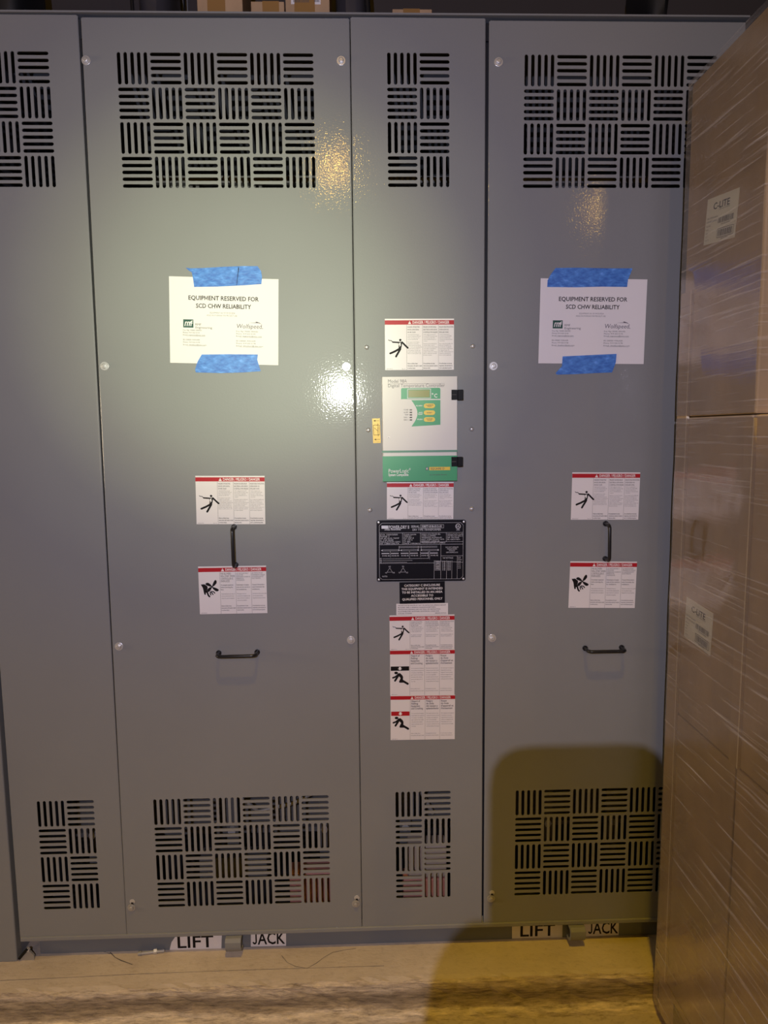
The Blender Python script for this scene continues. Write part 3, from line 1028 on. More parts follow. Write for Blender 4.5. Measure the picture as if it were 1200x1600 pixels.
def crush_sign(corners, label, bar):
    w, h = size_of(*corners, 0)
    s = Sheet(w, h, 0.0005, 'label_white')
    header(s, 0.015, 0.095, 0.31)
    us = (0.305, 0.535, 0.765); cols(s, us, 0.10)
    crush_figure(s, 0.01, 0.36, 0.285 * w, bar)
    for u, hd in zip(us, (("Hazard of", "Falling", "Equipment", "and Crushing"), ("Peligro", "de caida", "del equipo y", "aplastamiento"), ("Risque", "de chute", "d'appareil et", "d'ecrasement"))):
        v = 0.150
        for L in hd:
            s.text(L, u + 0.015, v, 0.040, 'ink_soft', 'b', width=0.195 * len(L) / 13); v += 0.055
    for u, bd, e in zip(us, ("Do not remove the shipping braces before the equipment is in place. Use lifting gear rated for the weight. Lift only at the marked points and keep clear of the load.",
                             "No retire los soportes de transporte antes de colocar el equipo. Use equipo de izar con la capacidad adecuada. Levante solo por los puntos marcados y no se coloque debajo de la carga.",
                             "Ne retirez pas les supports d'expedition avant que l'appareil soit en place. Utilisez un equipement de levage approprie et ne restez pas sous la charge."),
                       (E_EN, E_ES, E_FR)):
        s.para(bd, u + 0.02, 0.415, 0.048, 0.020, 'ink_soft', 27, 0.20, maxl=8)
        s.para(e, u + 0.012, 0.865, 0.045, 0.020, 'ink_soft', 33, 0.205, maxl=2)
    s.text('40420-402-01', 0.02, 0.985, 0.014, 'ink_soft', 'r', width=0.09)
    o = s.build('danger_sign'); place(o, *corners, 0)
    return tag(o, label, 'sign')


electric_sign(((305, 743.5), (413.5, 743.5), (414.5, 819), (307.5, 819)), 'white danger sign with shock figure above the vertical handle of the wide left panel')
fan_sign(((309.5, 885), (415.5, 884), (418, 957.5), (312.5, 960)), 'white sign with hand and fan blades below the vertical handle of the wide panel')
electric_sign(((894, 738), (1000, 738), (997.5, 812), (892, 812)), 'white danger sign with shock figure above the vertical handle of the right panel')
fan_sign(((890, 877), (995, 877.5), (992, 950), (889, 949.5)), 'white sign with hand and fan blades below the vertical handle of the right panel')
electric_sign(((601, 498), (709.5, 498), (709, 577.5), (602, 578.5)), 'white danger sign with shock figure above the temperature controller')
electric_sign(((604, 753.5), (708.5, 753), (708.5, 811), (605, 811)), 'white danger sign with shock figure between the green controller and the black nameplate', 0.03, 0.135, False, figk=0.37, fig=(0.07, 0.33))
electric_sign(((608.5, 961.5), (710, 960), (710, 1014), (609, 1016)), 'white danger sign with shock figure, topmost of the three stacked on the centre panel', 0.04, 0.155, short=True, figk=0.36, fig=(0.07, 0.29))
crush_sign(((609, 1016), (710, 1014), (710.5, 1085.5), (610, 1086.5)), 'white danger sign with a black bar over a crushed figure, middle of three stacked', 'ink_black')
crush_sign(((610, 1086.5), (710.5, 1085.5), (711, 1154.5), (610.5, 1156.5)), 'white danger sign with a red bar over a crushed figure, lowest of three stacked', 'danger_red')

# ==================================================================== PAPER NOTICES AND BLUE TAPE
def notice(corners, label):
    w, h = size_of(*corners, 0)
    s = Sheet(w, h, 0.0004, 'paper_white')
    s.text('EQUIPMENT RESERVED FOR', 0.49, 0.265, 0.052, 'ink_soft', 'b', width=0.64, align='l') if False else None
    for t, v, wd in (('EQUIPMENT RESERVED FOR', 0.262, 0.645), ('SCD CHW RELIABILITY', 0.353, 0.505)):
        s.text(t, 0.495 - wd / 2, v, 0.048, 'ink_black', 'b', width=wd)
    s.text('EQUIPMENT AS OF 09/23/2024', 0.37, 0.415, 0.017, 'ink_grey', width=0.23)
    s.text('HOLD IN STORAGE FOR PROJECT USE', 0.34, 0.445, 0.017, 'ink_grey', width=0.28)
    # square logo with the letters rmf
    s.rect(0.125, 0.49, 0.218, 0.585, 'logo_green')
    for a in (0.140, 0.160, 0.178):
        s.line(a, 0.567, a + 0.007, 0.520, 0.0022, 'print_white', 0.0001)
        s.line(a + 0.007, 0.520, a + 0.020, 0.522, 0.0022, 'print_white', 0.0001)
    s.line(0.195, 0.567, 0.200, 0.512, 0.0022, 'print_white', 0.0001); s.line(0.198, 0.512, 0.212, 0.507, 0.0022, 'print_white', 0.0001)
    s.line(0.190, 0.532, 0.212, 0.530, 0.0018, 'print_white', 0.0001)
    s.text('RMF', 0.235, 0.558, 0.024, 'ink_soft', width=0.055)
    s.text('Engineering', 0.235, 0.593, 0.024, 'ink_soft', width=0.155)
    s.text('Wolfspeed', 0.612, 0.578, 0.050, 'logo_violet', width=0.235, shear=0.15)
    s.disc(0.853, 0.576, 0.005, 'logo_violet')
    s.poly([(0.725, 0.512), (0.80, 0.508), (0.83, 0.516), (0.80, 0.514)], 'logo_violet')
    s.poly([(0.80, 0.497), (0.825, 0.508), (0.845, 0.527), (0.82, 0.515)], 'logo_violet')
    s.poly([(0.785, 0.500), (0.80, 0.497), (0.815, 0.512), (0.80, 0.510)], 'logo_violet')
    for u, wd in ((0.12, 0.19), (0.61, 0.22)):
        for v, t, f in ((0.622, 'Proj. Mgr: MARK GRAVES', 0.92), (0.650, 'Phone: 919 555 0143', 0.82), (0.678, 'Email: mgraves@site.com', 1.08),
                        (0.733, 'EE: DEREK WALKER', 0.82), (0.762, 'Phone: 919 555 0178', 0.82), (0.792, 'Email: dwalker@site.com', 1.14)):
            s.text(t, u, v, 0.015, 'ink_soft', width=wd * f)
        for v in (0.682, 0.796): s.line(u + 0.035, v, u + wd * 1.08, v, 0.0004, 'ink_soft')
    o = s.build('paper_notice'); place(o, *corners, 0)
    return tag(o, label, 'notice')


notice(((264, 432), (435, 436), (435, 571), (266, 566.5)), 'white landscape paper notice taped to the wide left panel')
notice(((846, 434.5), (1012.5, 437), (1004.5, 568.5), (840, 568)), 'white landscape paper notice taped to the right panel')


def tape(pts, label, crease=None):
    m = MB(); P = [px(q) for q in pts]
    c = (sum(p[0] for p in P) / len(P), sum(p[1] for p in P) / len(P))
    m.prism_xz([(x - c[0], z - c[1]) for x, z in P], -0.0016, -0.0006, 'tape_blue')
    m.prism_xz([(x - c[0], z - c[1]) for x, z in P], -0.0006, 0.0, 'tape_blue')
    if crease:
        a, b = [Vector((px(q)[0] - c[0], px(q)[1] - c[1])) for q in crease]
        m.flat([(a.x - 0.0008, a.y), (a.x + 0.0010, a.y), (b.x + 0.0004, b.y), (b.x - 0.0006, b.y)], -0.00175, 'ink_black')
    o = m.build('tape_strip')
    o.location = (c[0], 0, c[1])
    return tag(o, label, 'tape')


tape([(290.5, 418.5), (297, 419.5), (318, 419), (350, 417), (380, 416), (402.5, 416), (408, 424), (409.5, 433), (408.5, 444), (380, 446), (340, 448), (303.5, 448.5), (302, 437), (300, 426), (294, 422)],
     'blue masking tape across the top of the left paper notice', ((373, 418), (370, 446)))
tape([(315.5, 554), (360, 553.5), (403, 554), (402, 562), (405, 572), (407.5, 580), (380, 582), (345, 583), (306, 582), (305, 577), (309, 565)],
     'blue masking tape across the bottom of the left paper notice')
tape([(868, 419), (900, 418.5), (950, 419.5), (988, 419.5), (984, 430), (981, 437), (979.5, 448.5), (940, 448), (900, 449), (855, 448.5), (855.5, 438), (861, 428)],
     'blue masking tape across the top of the right paper notice')
tape([(879, 557), (920, 555), (963, 553), (962, 566), (956, 582), (930, 583), (900, 584.5), (870, 585.5), (868, 583), (878, 572)],
     'blue masking tape across the bottom of the right paper notice')

# ==================================================================== TEMPERATURE CONTROLLER
cc = ((597, 588), (714.5, 588.5), (714.5, 751.5), (598, 751))
YC = -0.016
cw, ch = size_of(*cc, YC)
c0 = sum(onY(*q, YC) for q in cc) / 4
CT = empty('temperature_controller', (c0[0], 0, c0[2] - ch / 2), 'white and green digital temperature controller box with yellow buttons', 'controller')
CTI = Matrix.Translation((-c0[0], 0, -(c0[2] - ch / 2)))


def ct(s, name, tl=None, br=None, Y=YC, bevel=0, smooth=False):
    o = s.build(name, bevel=bevel, smooth=smooth); o.parent = CT
    return o


def cpos(q, Y=YC):                # photo pixel -> controller's own x, z
    p = onY(*q, Y); return (p[0] - c0[0], p[2] - (c0[2] - ch / 2))


m = MB(); m.box((-cw / 2, YC, 0.0), (cw / 2, 0.0, ch), 'case_white'); ct(m, 'case', bevel=0.0025)


def csheet(tl, br, t, mat, y_back):
    a, b = cpos(tl, y_back), cpos(br, y_back)
    s = Sheet(b[0] - a[0], a[1] - b[1], t, mat)
    return s, ((a[0] + b[0]) / 2, y_back, (a[1] + b[1]) / 2)


def cput(s, loc, name, parent=CT, bevel=0):
    o = s.build(name, bevel=bevel); o.parent = parent; o.location = loc
    return o


s, l = csheet((597.6, 589), (714, 703), 0.0008, 'case_white', YC)         # printed upper cover
s.text('Model 98A', 0.07, 0.080, 0.045, 'ink_grey', width=0.255)
s.line(0.07, 0.094, 0.835, 0.094, 0.0006, 'ink_grey')
s.text('Digital Temperature Controller', 0.07, 0.140, 0.045, 'ink_grey', width=0.765)
for i, t in enumerate(('POWER', 'ALARM', 'TRIP', 'FAN 1', 'FAN 2')):
    v = 0.455 + i * 0.034
    s.text(t, 0.345, v, 0.018, 'ink_soft', width=0.014 * len(t), align='r') if False else s.text(t, 0.345 - 0.013 * len(t), v, 0.018, 'ink_soft', width=0.013 * len(t))
    s.rect(0.36, v - 0.016, 0.393, v + 0.001, 'ink_soft' if i else 'ink_grey')
for a in (0.07, 0.085):
    s.disc(a, 0.815, 0.010, 'print_white')
s.disc(0.076, 0.820, 0.006, 'ink_grey', 0.0001)
cover = cput(s, l, 'upper_cover')

# membrane keypad: upper block with the display, lower block hollowed on its left
ka, kb = cpos((626.5, 606.5), YC), cpos((688, 666), YC)
kw, kh = kb[0] - ka[0], ka[1] - kb[1]
s = MB(); y0 = YC - 0.0016


def kp(u, v): return (ka[0] + u * kw, ka[1] - v * kh)


def round_poly(pts_r):
    out = []
    n = len(pts_r)
    for i, (p, r) in enumerate(pts_r):
        p = Vector(p); a = Vector(pts_r[i - 1][0]); b = Vector(pts_r[(i + 1) % n][0])
        if r <= 0: out.append(tuple(p)); continue
        d1, d2 = (a - p).normalized(), (b - p).normalized()
        for k in range(5):
            t = k / 4
            out.append(tuple((p + d1 * r) * (1 - t) ** 2 + p * 2 * t * (1 - t) + (p + d2 * r) * t ** 2))
    return out


s.prism_xz(round_poly([(kp(0, 0), .004), (kp(1, 0), .004), (kp(1, .285), 0), (kp(0, .285), 0)]), y0, YC + 0.0005, 'case_green')
arc = [kp(0.26 + 0.155 * math.sin(math.pi * t), 0.315 + t * 0.685) for t in [i / 12 for i in range(13)]]
s.prism_xz(arc + [kp(0.26, 1.0)][:0] + round_poly([(kp(1, 1.0), .004), (kp(1, .315), 0)]), y0, YC + 0.0005, 'case_green')
S2 = Sheet(kw, kh, 0.0001, 'case_green'); S2.v, S2.f, S2.m, S2.mats = [], [], [], []
for i, (t, tt) in enumerate((('ALARM', ''), ('MAX', 'TEMP'), ('PUSH', ''))):
    v = 0.475 + i * 0.178
    S2.text(t, 0.55 - 0.035 * len(t), v, 0.030, 'print_white', 'b', width=0.034 * len(t))
    if tt: S2.text(tt, 0.55 - 0.033 * len(tt), v + 0.045, 0.030, 'print_white', 'b', width=0.032 * len(tt))
S2.disc(0.80, 0.155, 0.022, 'print_white'); S2.disc(0.80, 0.155, 0.011, 'case_green', 0.0002)
S2.text('C', 0.84, 0.250, 0.095, 'print_white', 'b', width=0.085)
for p_ in S2.v: s.v.append((p_[0] + (ka[0] + kb[0]) / 2, y0 + p_[1], p_[2] + (ka[1] + kb[1]) / 2))
nb = len(s.v) - len(S2.v)
for f, k_ in zip(S2.f, S2.m): s.f.append(tuple(nb + q_ for q_ in f)); s.m.append(s.mi(S2.mats[k_]))
o = s.build('keypad'); o.parent = CT
m = MB()
fr = [kp(.165, .03), kp(.75, .03), kp(.75, .265), kp(.165, .265)]
m.prism_xz([kp(.19, .055), kp(.725, .055), kp(.725, .24), kp(.19, .24)], y0 - 0.0006, y0, 'lcd')
for n_, (a, b) in enumerate(zip(fr, fr[1:] + fr[:1])):
    lo_, hi_ = (min(a[0], b[0]) - 0.0008, min(a[1], b[1]) - 0.0008), (max(a[0], b[0]) + 0.0008, max(a[1], b[1]) + 0.0008)
    e_ = 0.0017 if n_ % 2 else 0
    m.box((lo_[0], y0 - 0.0022, lo_[1] + e_), (hi_[0], y0, hi_[1] - e_), 'case_white')
o = m.build('display'); o.parent = CT
for i in range(3):
    v = 0.465 + i * 0.178
    m = MB(); pts = []
    for k in range(16):
        a = 2 * math.pi * k / 16
        pts.append((0.72 + (0.075 if math.cos(a) > 0 else -0.075) + 0.070 * math.cos(a), v + 0.062 * math.sin(a)))
    m.prism_xz([kp(*q) for q in pts], y0 - 0.0014, y0, 'button_yellow')
    b = Sheet(kw, kh, 0, 'button_yellow'); b.v, b.f, b.m, b.mats = [], [], [], []
    for L, dv in ((('SILENCE', -0.006), ('TEST', 0.03)), (('RESET', 0.014),), (('MANUAL', -0.006), ('FANS', 0.03)))[i]:
        b.text(L, 0.72 - 0.014 * len(L), v + dv, 0.026, 'ink_soft', 'b', width=0.028 * len(L))
    ox, oz = (ka[0] + kb[0]) / 2, (ka[1] + kb[1]) / 2
    base = len(m.v); k_ = m.mi('ink_soft')
    m.v += [(x + ox, y0 - 0.0017, z + oz) for x, y, z in b.v]
    for f in b.f: m.f.append(tuple(base + i_ for i_ in f)); m.m.append(k_)
    o = m.build('button'); o.parent = CT
s, l = csheet((597, 704.2), (714.6, 706.2), 0.0012, 'strip_green', YC); cput(s, l, 'green_stripe')
s, l = csheet((597.8, 713), (714.2, 751), 0.0012, 'case_green', YC)
s.text('PowerLogic', 0.075, 0.655, 0.150, 'print_white', width=0.275)
s.text('®', 0.352, 0.56, 0.08, 'print_white', width=0.022)
s.text('System Compatible', 0.075, 0.785, 0.105, 'print_white', 'b', width=0.27)
s.rect(0.625, 0.445, 0.905, 0.575, 'button_yellow')
s.rect(0.578, 0.450, 0.610, 0.570, 'ink_soft'); s.rect(0.585, 0.475, 0.603, 0.545, 'print_white', 0.0001); s.text('D', 0.588, 0.535, 0.045, 'ink_black', 'b', lift=0.0002)
s.text('SQUARE D', 0.64, 0.548, 0.075, 'ink_soft', 'b', width=0.19)
s.text('by Schneider Electric', 0.63, 0.775, 0.055, 'ink_soft', width=0.235)
cput(s, l, 'lower_cover')
for q0, q1 in (((705.5, 609), (723.5, 624.5)), ((705.5, 714), (723, 728.5))):
    m = MB(); a, b = cpos(q0, YC - 0.004), cpos(q1, YC - 0.004)
    mid = (a[0] + b[0]) / 2 + 0.001
    m.box((a[0], YC - 0.006, b[1]), (mid, YC, a[1]), 'black_plastic')
    m.box((mid, YC - 0.010, b[1]), (b[0], -0.001, a[1]), 'black_plastic')
    m.box((a[0] + 0.001, YC - 0.0072, (a[1] + b[1]) / 2 - 0.0008), (mid - 0.004, YC - 0.006, (a[1] + b[1]) / 2 + 0.0008), 'ink_soft')
    ct(m, 'latch', bevel=0.0012)

# yellow contact sticker beside the controller
q4 = ((582, 654), (594, 653.5), (594.5, 692), (582.5, 692.5))
w, h = size_of(*q4, 0)
s = Sheet(w, h, 0.0005, 'sticker_yellow')
for v in (0.095, 0.855):
    s.line(0.15, v, 0.92, v, 0.0007, 'ink_black'); s.poly([(0.15, v), (0.40, v - 0.035), (0.40, v + 0.035)], 'ink_black', 0.0001)
for a in ((0.12, 0.27, 0.12, 0.67), (0.88, 0.27, 0.88, 0.67), (0.12, 0.27, 0.88, 0.27), (0.12, 0.67, 0.88, 0.67), (0.70, 0.20, 0.70, 0.74), (0.70, 0.52, 0.25, 0.38)):
    s.line(*a, 0.0009, 'ink_black', 0.0001)
s.line(0.10, 0.94, 0.90, 0.94, 0.0004, 'ink_soft')
o = s.build('contact_sticker'); place(o, *q4, 0); tag(o, 'small upright yellow sticker with a switch symbol left of the controller', 'sticker')

# ==================================================================== NAMEPLATE AND SMALL LABELS
q4 = ((588, 813), (727, 812), (727.5, 907), (588.5, 909))
w, h = size_of(*q4, 0)
NPc = sum(onY(*q, 0) for q in q4) / 4
NP = empty('nameplate', (NPc[0], 0, NPc[2] - h / 2), 'black engraved transformer nameplate with riveted corners', 'nameplate', rot=(0, 0.006, 0))
s = Sheet(w, h, 0.0016, 'plate_black')
s.v, s.f, s.m, s.mats = [], [], [], []
r = 0.006
s.prism_xz(round_poly([((-w / 2, h / 2), r), ((w / 2, h / 2), r), ((w / 2, -h / 2), r), ((-w / 2, -h / 2), r)]), -0.0016, 0, 'plate_black')
P_ = 'plate_silver'; T = 0.0006


def pl_(*a): s.line(*a, T, P_)


u0, u1, va, vb = 0.03, 0.97, 0.045, 0.965
pl_(0.06, va, 0.94, va); pl_(0.06, vb, 0.94, vb); pl_(u0, 0.085, u0, 0.925); pl_(u1, 0.085, u1, 0.925)
for x, y, sx_, sy in ((u0, va, 1, 1), (u1, va, -1, 1), (u0, vb, 1, -1), (u1, vb, -1, -1)):
    pl_(x, y + sy * 0.04, x + sx_ * 0.03, y)
pl_(u0, 0.205, u1, 0.205); pl_(u0, 0.395, u1, 0.395); pl_(0.49, 0.355, u1, 0.355); pl_(u0, 0.70, 0.65, 0.70)
for x in (0.29, 0.49): pl_(x, 0.205, x, 0.395)
pl_(0.78, 0.205, 0.78, 0.355); pl_(0.72, 0.395, 0.72, 0.965); pl_(0.72, 0.585, u1, 0.585); pl_(0.65, 0.665, u1, 0.70 - 0.005)
for x in (0.645, 0.785, 0.845): pl_(x, 0.66, x, 0.965)
pl_(0.905, 0.585, 0.905, 0.965)
s.rect(0.055, 0.085, 0.13, 0.135, P_); s.text('POWER-DRY II', 0.135, 0.138, 0.052, P_, 'b', width=0.23)
s.text('SORGEL TRANSFORMER', 0.09, 0.162, 0.024, P_, 'b', width=0.18)
s.text('SERIAL', 0.385, 0.122, 0.036, P_, 'r', width=0.095)
for a in ((0.49, 0.075, 0.75, 0.075), (0.49, 0.13, 0.75, 0.13), (0.49, 0.075, 0.49, 0.13), (0.75, 0.075, 0.75, 0.13)): pl_(*a)
s.text('33877-018-013-01', 0.50, 0.120, 0.034, P_, 'b', width=0.235)
s.text('DRY TYPE TRANSFORMER', 0.40, 0.172, 0.034, P_, 'r', width=0.32)
s.disc(0.912, 0.105, 0.043, P_, n=24); s.disc(0.912, 0.105, 0.034, 'plate_black', 0.0001, n=24); s.text('UL', 0.894, 0.122, 0.036, P_, 'b', width=0.036, lift=0.0002)
s.text('LISTED', 0.893, 0.173, 0.018, P_, 'b', width=0.038)
rows = (('KVA 1500/2000', 0.035), ('PHASE 3', 0.035), ('HZ 60 AVG TEMP', 0.035), ('C 150 RISE', 0.035), ('INSULATION 220C', 0.035), ('HV 13800 DELTA', 0.035))
for i, (t, u) in enumerate(rows): s.text(t, u, 0.243 + i * 0.029, 0.020, P_, width=0.0155 * len(t))
for i, t in enumerate(('CLASS AA/FA', 'TYPE DT', 'PCT IMP Z', 'AT 170 C', 'LV 480', 'DATE 1/09/2015')): s.text(t, 0.30, 0.243 + i * 0.029, 0.020, P_, width=0.0130 * len(t))
for i, t in enumerate(('HIGH VOLTAGE BIL', 'CORE CLAMPED', 'WINDINGS ALUMINUM', 'NOT OVER LOADS 125%', 'WEIGHT 14700 LB', 'TRANSFORMER C LABELS')): s.text(t, 0.50, 0.240 + i * 0.028, 0.020, P_, width=0.0135 * len(t))
for i, t in enumerate(('INSULATION CLASS', 'SYSTEM 220 DEG C', 'IMP. VOLTAGE', 'BIL 95KV/10KV')): s.text(t, 0.79, 0.243 + i * 0.029, 0.020, P_, width=0.0112 * len(t))
for i, t in enumerate(('DO NOT OPERATE', 'TRANSFORMER', 'WITHOUT', 'GROUNDING LUG')): s.text(t, 0.845 - 0.0052 * len(t), 0.455 + i * 0.028, 0.020, P_, width=0.0104 * len(t))
s.text('TAP SETTINGS', 0.74, 0.632, 0.024, P_, width=0.12)
for c in range(3):
    u = (0.06, 0.275, 0.50)[c]
    pl_(u, 0.498, u + 0.19, 0.498); pl_(u, 0.478, u + 0.19, 0.478)
    s.poly([(u - 0.012, 0.488), (u + 0.006, 0.476), (u + 0.006, 0.500)], P_, 0.0001); s.poly([(u + 0.202, 0.488), (u + 0.184, 0.476), (u + 0.184, 0.500)], P_, 0.0001)
    pl_(u + (0.19 if c < 2 else 0.0), 0.42, u + (0.19 if c < 2 else 0.0), 0.498)
    for d in (0.0, 0.105):
        for k in range(7): s.disc(u + d + k * 0.0125, 0.538, 0.009, P_, n=8)
        s.text('X1H2 35', u + d, 0.585, 0.019, P_, 'b', width=0.085)
    pl_(u + 0.093, 0.50, u + 0.093, 0.60 + 0.02 * c)
pl_(0.25, 0.425, 0.68, 0.425); pl_(0.25, 0.445, 0.68, 0.445)
for i, v in enumerate((0.625, 0.655, 0.685)):
    s.text('H%d' % (i + 1), 0.035, v + 0.008, 0.020, P_, 'b', width=0.022); pl_(0.065, v, (0.58, 0.40, 0.34)[i], v)
pl_(0.58, 0.51, 0.58, 0.625); pl_(0.49, 0.51, 0.49, 0.60)
for u, a in ((0.145, 'H'), (0.295, 'X')):
    for (ax, ay, bx, by) in ((u, 0.775, u - 0.03, 0.845), (u, 0.775, u + 0.03, 0.845), (u - 0.03, 0.845, u + 0.03, 0.845)): pl_(ax, ay, bx, by)
    s.text(a + '2', u - 0.012, 0.765, 0.022, P_, width=0.024); s.text(a + '1', u - 0.05, 0.865, 0.022, P_, width=0.022); s.text(a + '3', u + 0.032, 0.865, 0.022, P_, width=0.024)
s.text('NOTES:', 0.06, 0.925, 0.022, P_, width=0.06)
for i in range(6):
    v = 0.69 + i * 0.027
    s.text('14490 13800 13110'.split()[i % 3], 0.65, v, 0.021, P_, 'b', width=0.062)
    s.text('1-2', 0.735, v, 0.021, P_, 'b', width=0.036); s.text('2-3', 0.795, v, 0.021, P_, 'b', width=0.036)
    if i < 5: s.text('4-%d' % i, 0.915, v, 0.018, P_, width=0.03)
s.text('LV', 0.915, 0.63, 0.03, P_, width=0.03); s.text('KVA', 0.915, 0.66, 0.02, P_, width=0.04)
o = s.build('plate'); o.parent = NP; o.location = (0, 0, h / 2)
for sx_ in (-1, 1):
    for sz in (-1, 1):
        m = MB(); m.lathe([(0.0012, -0.0034), (0.0026, -0.0030), (0.0034, -0.0014)], (0, 0, 0), 'zinc', 'y', 12)
        o = m.build('rivet', smooth=True); o.parent = NP; o.location = (sx_ * (w / 2 - 0.0055), 0, h / 2 + sz * (h / 2 - 0.0055))

q4 = ((624, 910), (695, 908), (695, 942), (624.5, 943.5))
w, h = size_of(*q4, 0)
s = Sheet(w, h, 0.0005, 'plate_black')
for i, (t, wd) in enumerate((('CATEGORY C ENCLOSURE', 0.79), ('THIS EQUIPMENT IS INTENDED', 0.91), ('TO BE INSTALLED IN AN AREA', 0.89), ('ACCESSIBLE TO', 0.49), ('QUALIFIED PERSONNEL ONLY', 0.89))):
    s.text(t, 0.5 - wd / 2, 0.205 + i * 0.158, 0.095, 'print_white', 'b', width=wd)
o = s.build('category_label'); place(o, *q4, 0); tag(o, 'small black label with white capitals directly under the nameplate', 'label')
q4 = ((619, 943.5), (700, 942), (700, 960.5), (619.5, 961.5))
w, h = size_of(*q4, 0)
s = Sheet(w, h, 0.0005, 'label_white')
for i, (t, wd) in enumerate((('THE UNIT MUST BE LOCATED SO THAT THE VENTILATION OPENINGS ARE NOT', 0.93), ('BLOCKED. KEEP A MINIMUM CLEARANCE BETWEEN', 0.73), ('VENTILATION OPENINGS AND ANY WALL OR OBSTRUCTION', 0.82), ('ALLOWABLE PER NATIONAL ELECTRICAL CODE AND', 0.80), ('LOCAL CODES', 0.27))):
    s.text(t, 0.03, 0.20 + i * 0.17, 0.085, 'ink_soft', 'b', width=wd)
s.text('80043-419-01', 0.75, 0.88, 0.075, 'ink_soft', 'b', width=0.22)
o = s.build('clearance_label'); place(o, *q4, 0); tag(o, 'narrow white label of fine print between the black label and a danger sign', 'label')


# ==================================================================== LIFT AND JACK MARKERS ON THE BASE RAIL
def marker(pts, tx, tl, tr, label, bold):
    """tx: word, tl / tr: pixel of the foot of its first and last letter"""
    Y = 0.03
    P = [px(q, Y) for q in pts]
    zt = Z_BOT - 0.0175
    P = [(x, min(z, zt)) for x, z in P]
    c = (sum(p[0] for p in P) / len(P), min(p[1] for p in P))
    m = Sheet(1, 1, 0.0006, 'label_white'); m.v, m.f, m.m, m.mats = [], [], [], []
    m.prism_xz([(x - c[0], z - c[1]) for x, z in P], -0.0006, 0, 'label_white')
    a, b = px(tl, Y), px(tr, Y)
    m.w = b[0] - a[0]; m.h = 0.0355
    m.text(tx, 0, 0, 1.0, 'ink_black', 'b', width=1.0)
    n0 = 2 * len(P)
    dx, dz = (a[0] - c[0]) + m.w / 2, (a[1] - c[1]) - m.h / 2
    m.v[n0:] = [(x + dx, y, z + dz) for x, y, z in m.v[n0:]]
    zmax = zt - c[1] - 0.0002
    m.v[n0:] = [(x, y, min(z, zmax)) for x, y, z in m.v[n0:]]
    o = m.build('lift_marker' if tx == 'LIFT' else 'jack_marker'); o.location = (c[0], Y, c[1])
    return tag(o, label, 'marker')


marker([(265, 1484), (346, 1481.5), (347, 1450), (282, 1452), (268, 1472)], 'LIFT', (276, 1481), (334, 1479), 'white marker reading LIFT with a cut corner, left of the left lug', True)
marker([(392, 1479), (447, 1477.5), (447, 1447), (392, 1449)], 'JACK', (394, 1475.5), (445, 1474), 'white marker reading JACK, right of the left lifting lug', False)
marker([(800, 1466.5), (878.5, 1464.5), (879, 1435), (800, 1437)], 'LIFT', (811, 1463), (867, 1461), 'white marker reading LIFT lying in the shadow, left of the right lug', True)
marker([(909, 1463.5), (966.5, 1461), (967, 1432), (909, 1434)], 'JACK', (918, 1459), (965, 1457), 'white marker reading JACK lying in the shadow, right of the right lug', False)

# anchor stud lying on the pad
a, b = Vector(onZ(216, 1490, Z_PAD + 0.006)), Vector(onZ(257, 1485, Z_PAD + 0.006))
AN = empty('anchor_bolt', (a.x, a.y, Z_PAD), 'loose zinc anchor stud lying on the concrete by the left LIFT marker', 'bolt')
d = (b - a); L = d.length; d.normalize()
m = MB(); m.tube([(0, 0, 0.006), tuple(d * L + Vector((0, 0, 0.006)))], 0.0036, 'zinc', 8)
for k in range(9): m.tube([tuple(d * L * (0.55 + k * 0.05) + Vector((0, 0, 0.006))), tuple(d * L * (0.57 + k * 0.05) + Vector((0, 0, 0.006)))], 0.0042, 'zinc', 8)
o = m.build('stud', smooth=True); o.parent = AN
m = MB(); m.tube([tuple(d * L * 0.60 + Vector((0, 0, 0.0075))), tuple(d * L * 0.72 + Vector((0, 0, 0.0075)))], 0.0075, 'zinc', 6)
o = m.build('nut'); o.parent = AN
m = MB(); m.tube([tuple(d * L * 0.0 + Vector((0, 0, 0.0065))), tuple(d * L * 0.12 + Vector((0, 0, 0.0065)))], 0.0058, 'zinc_dull', 8)
o = m.build('sleeve'); o.parent = AN

# ==================================================================== ON TOP OF THE CABINET
ZR = Z_TOP + 0.0195


def upright(x0, x1, Y, h, name, label, cat, mat, depth=0.03, rim=True, skew=0.0):
    xa, xc = onY(x0, 10, Y)[0], onY(x1, 10, Y)[0]
    m = MB(); m.box((xa, Y, ZR), (xc, Y + depth, ZR + h), mat)
    if rim:
        m.box((xa, Y - 0.004, ZR), (xa + 0.004, Y, ZR + h), 'grey_paint'); m.box((xc - 0.004, Y - 0.004, ZR), (xc, Y, ZR + h), 'grey_paint')
    o = m.build(name, bevel=0.004)
    return tag(o, label, cat)


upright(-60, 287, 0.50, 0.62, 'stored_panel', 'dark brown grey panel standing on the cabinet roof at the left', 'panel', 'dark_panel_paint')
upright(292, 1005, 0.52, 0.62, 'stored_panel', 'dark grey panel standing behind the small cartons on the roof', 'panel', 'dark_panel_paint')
upright(1012, 1330, 0.50, 0.62, 'stored_panel', 'dark panel standing on the cabinet roof above the right vent', 'panel', 'dark_panel_paint')

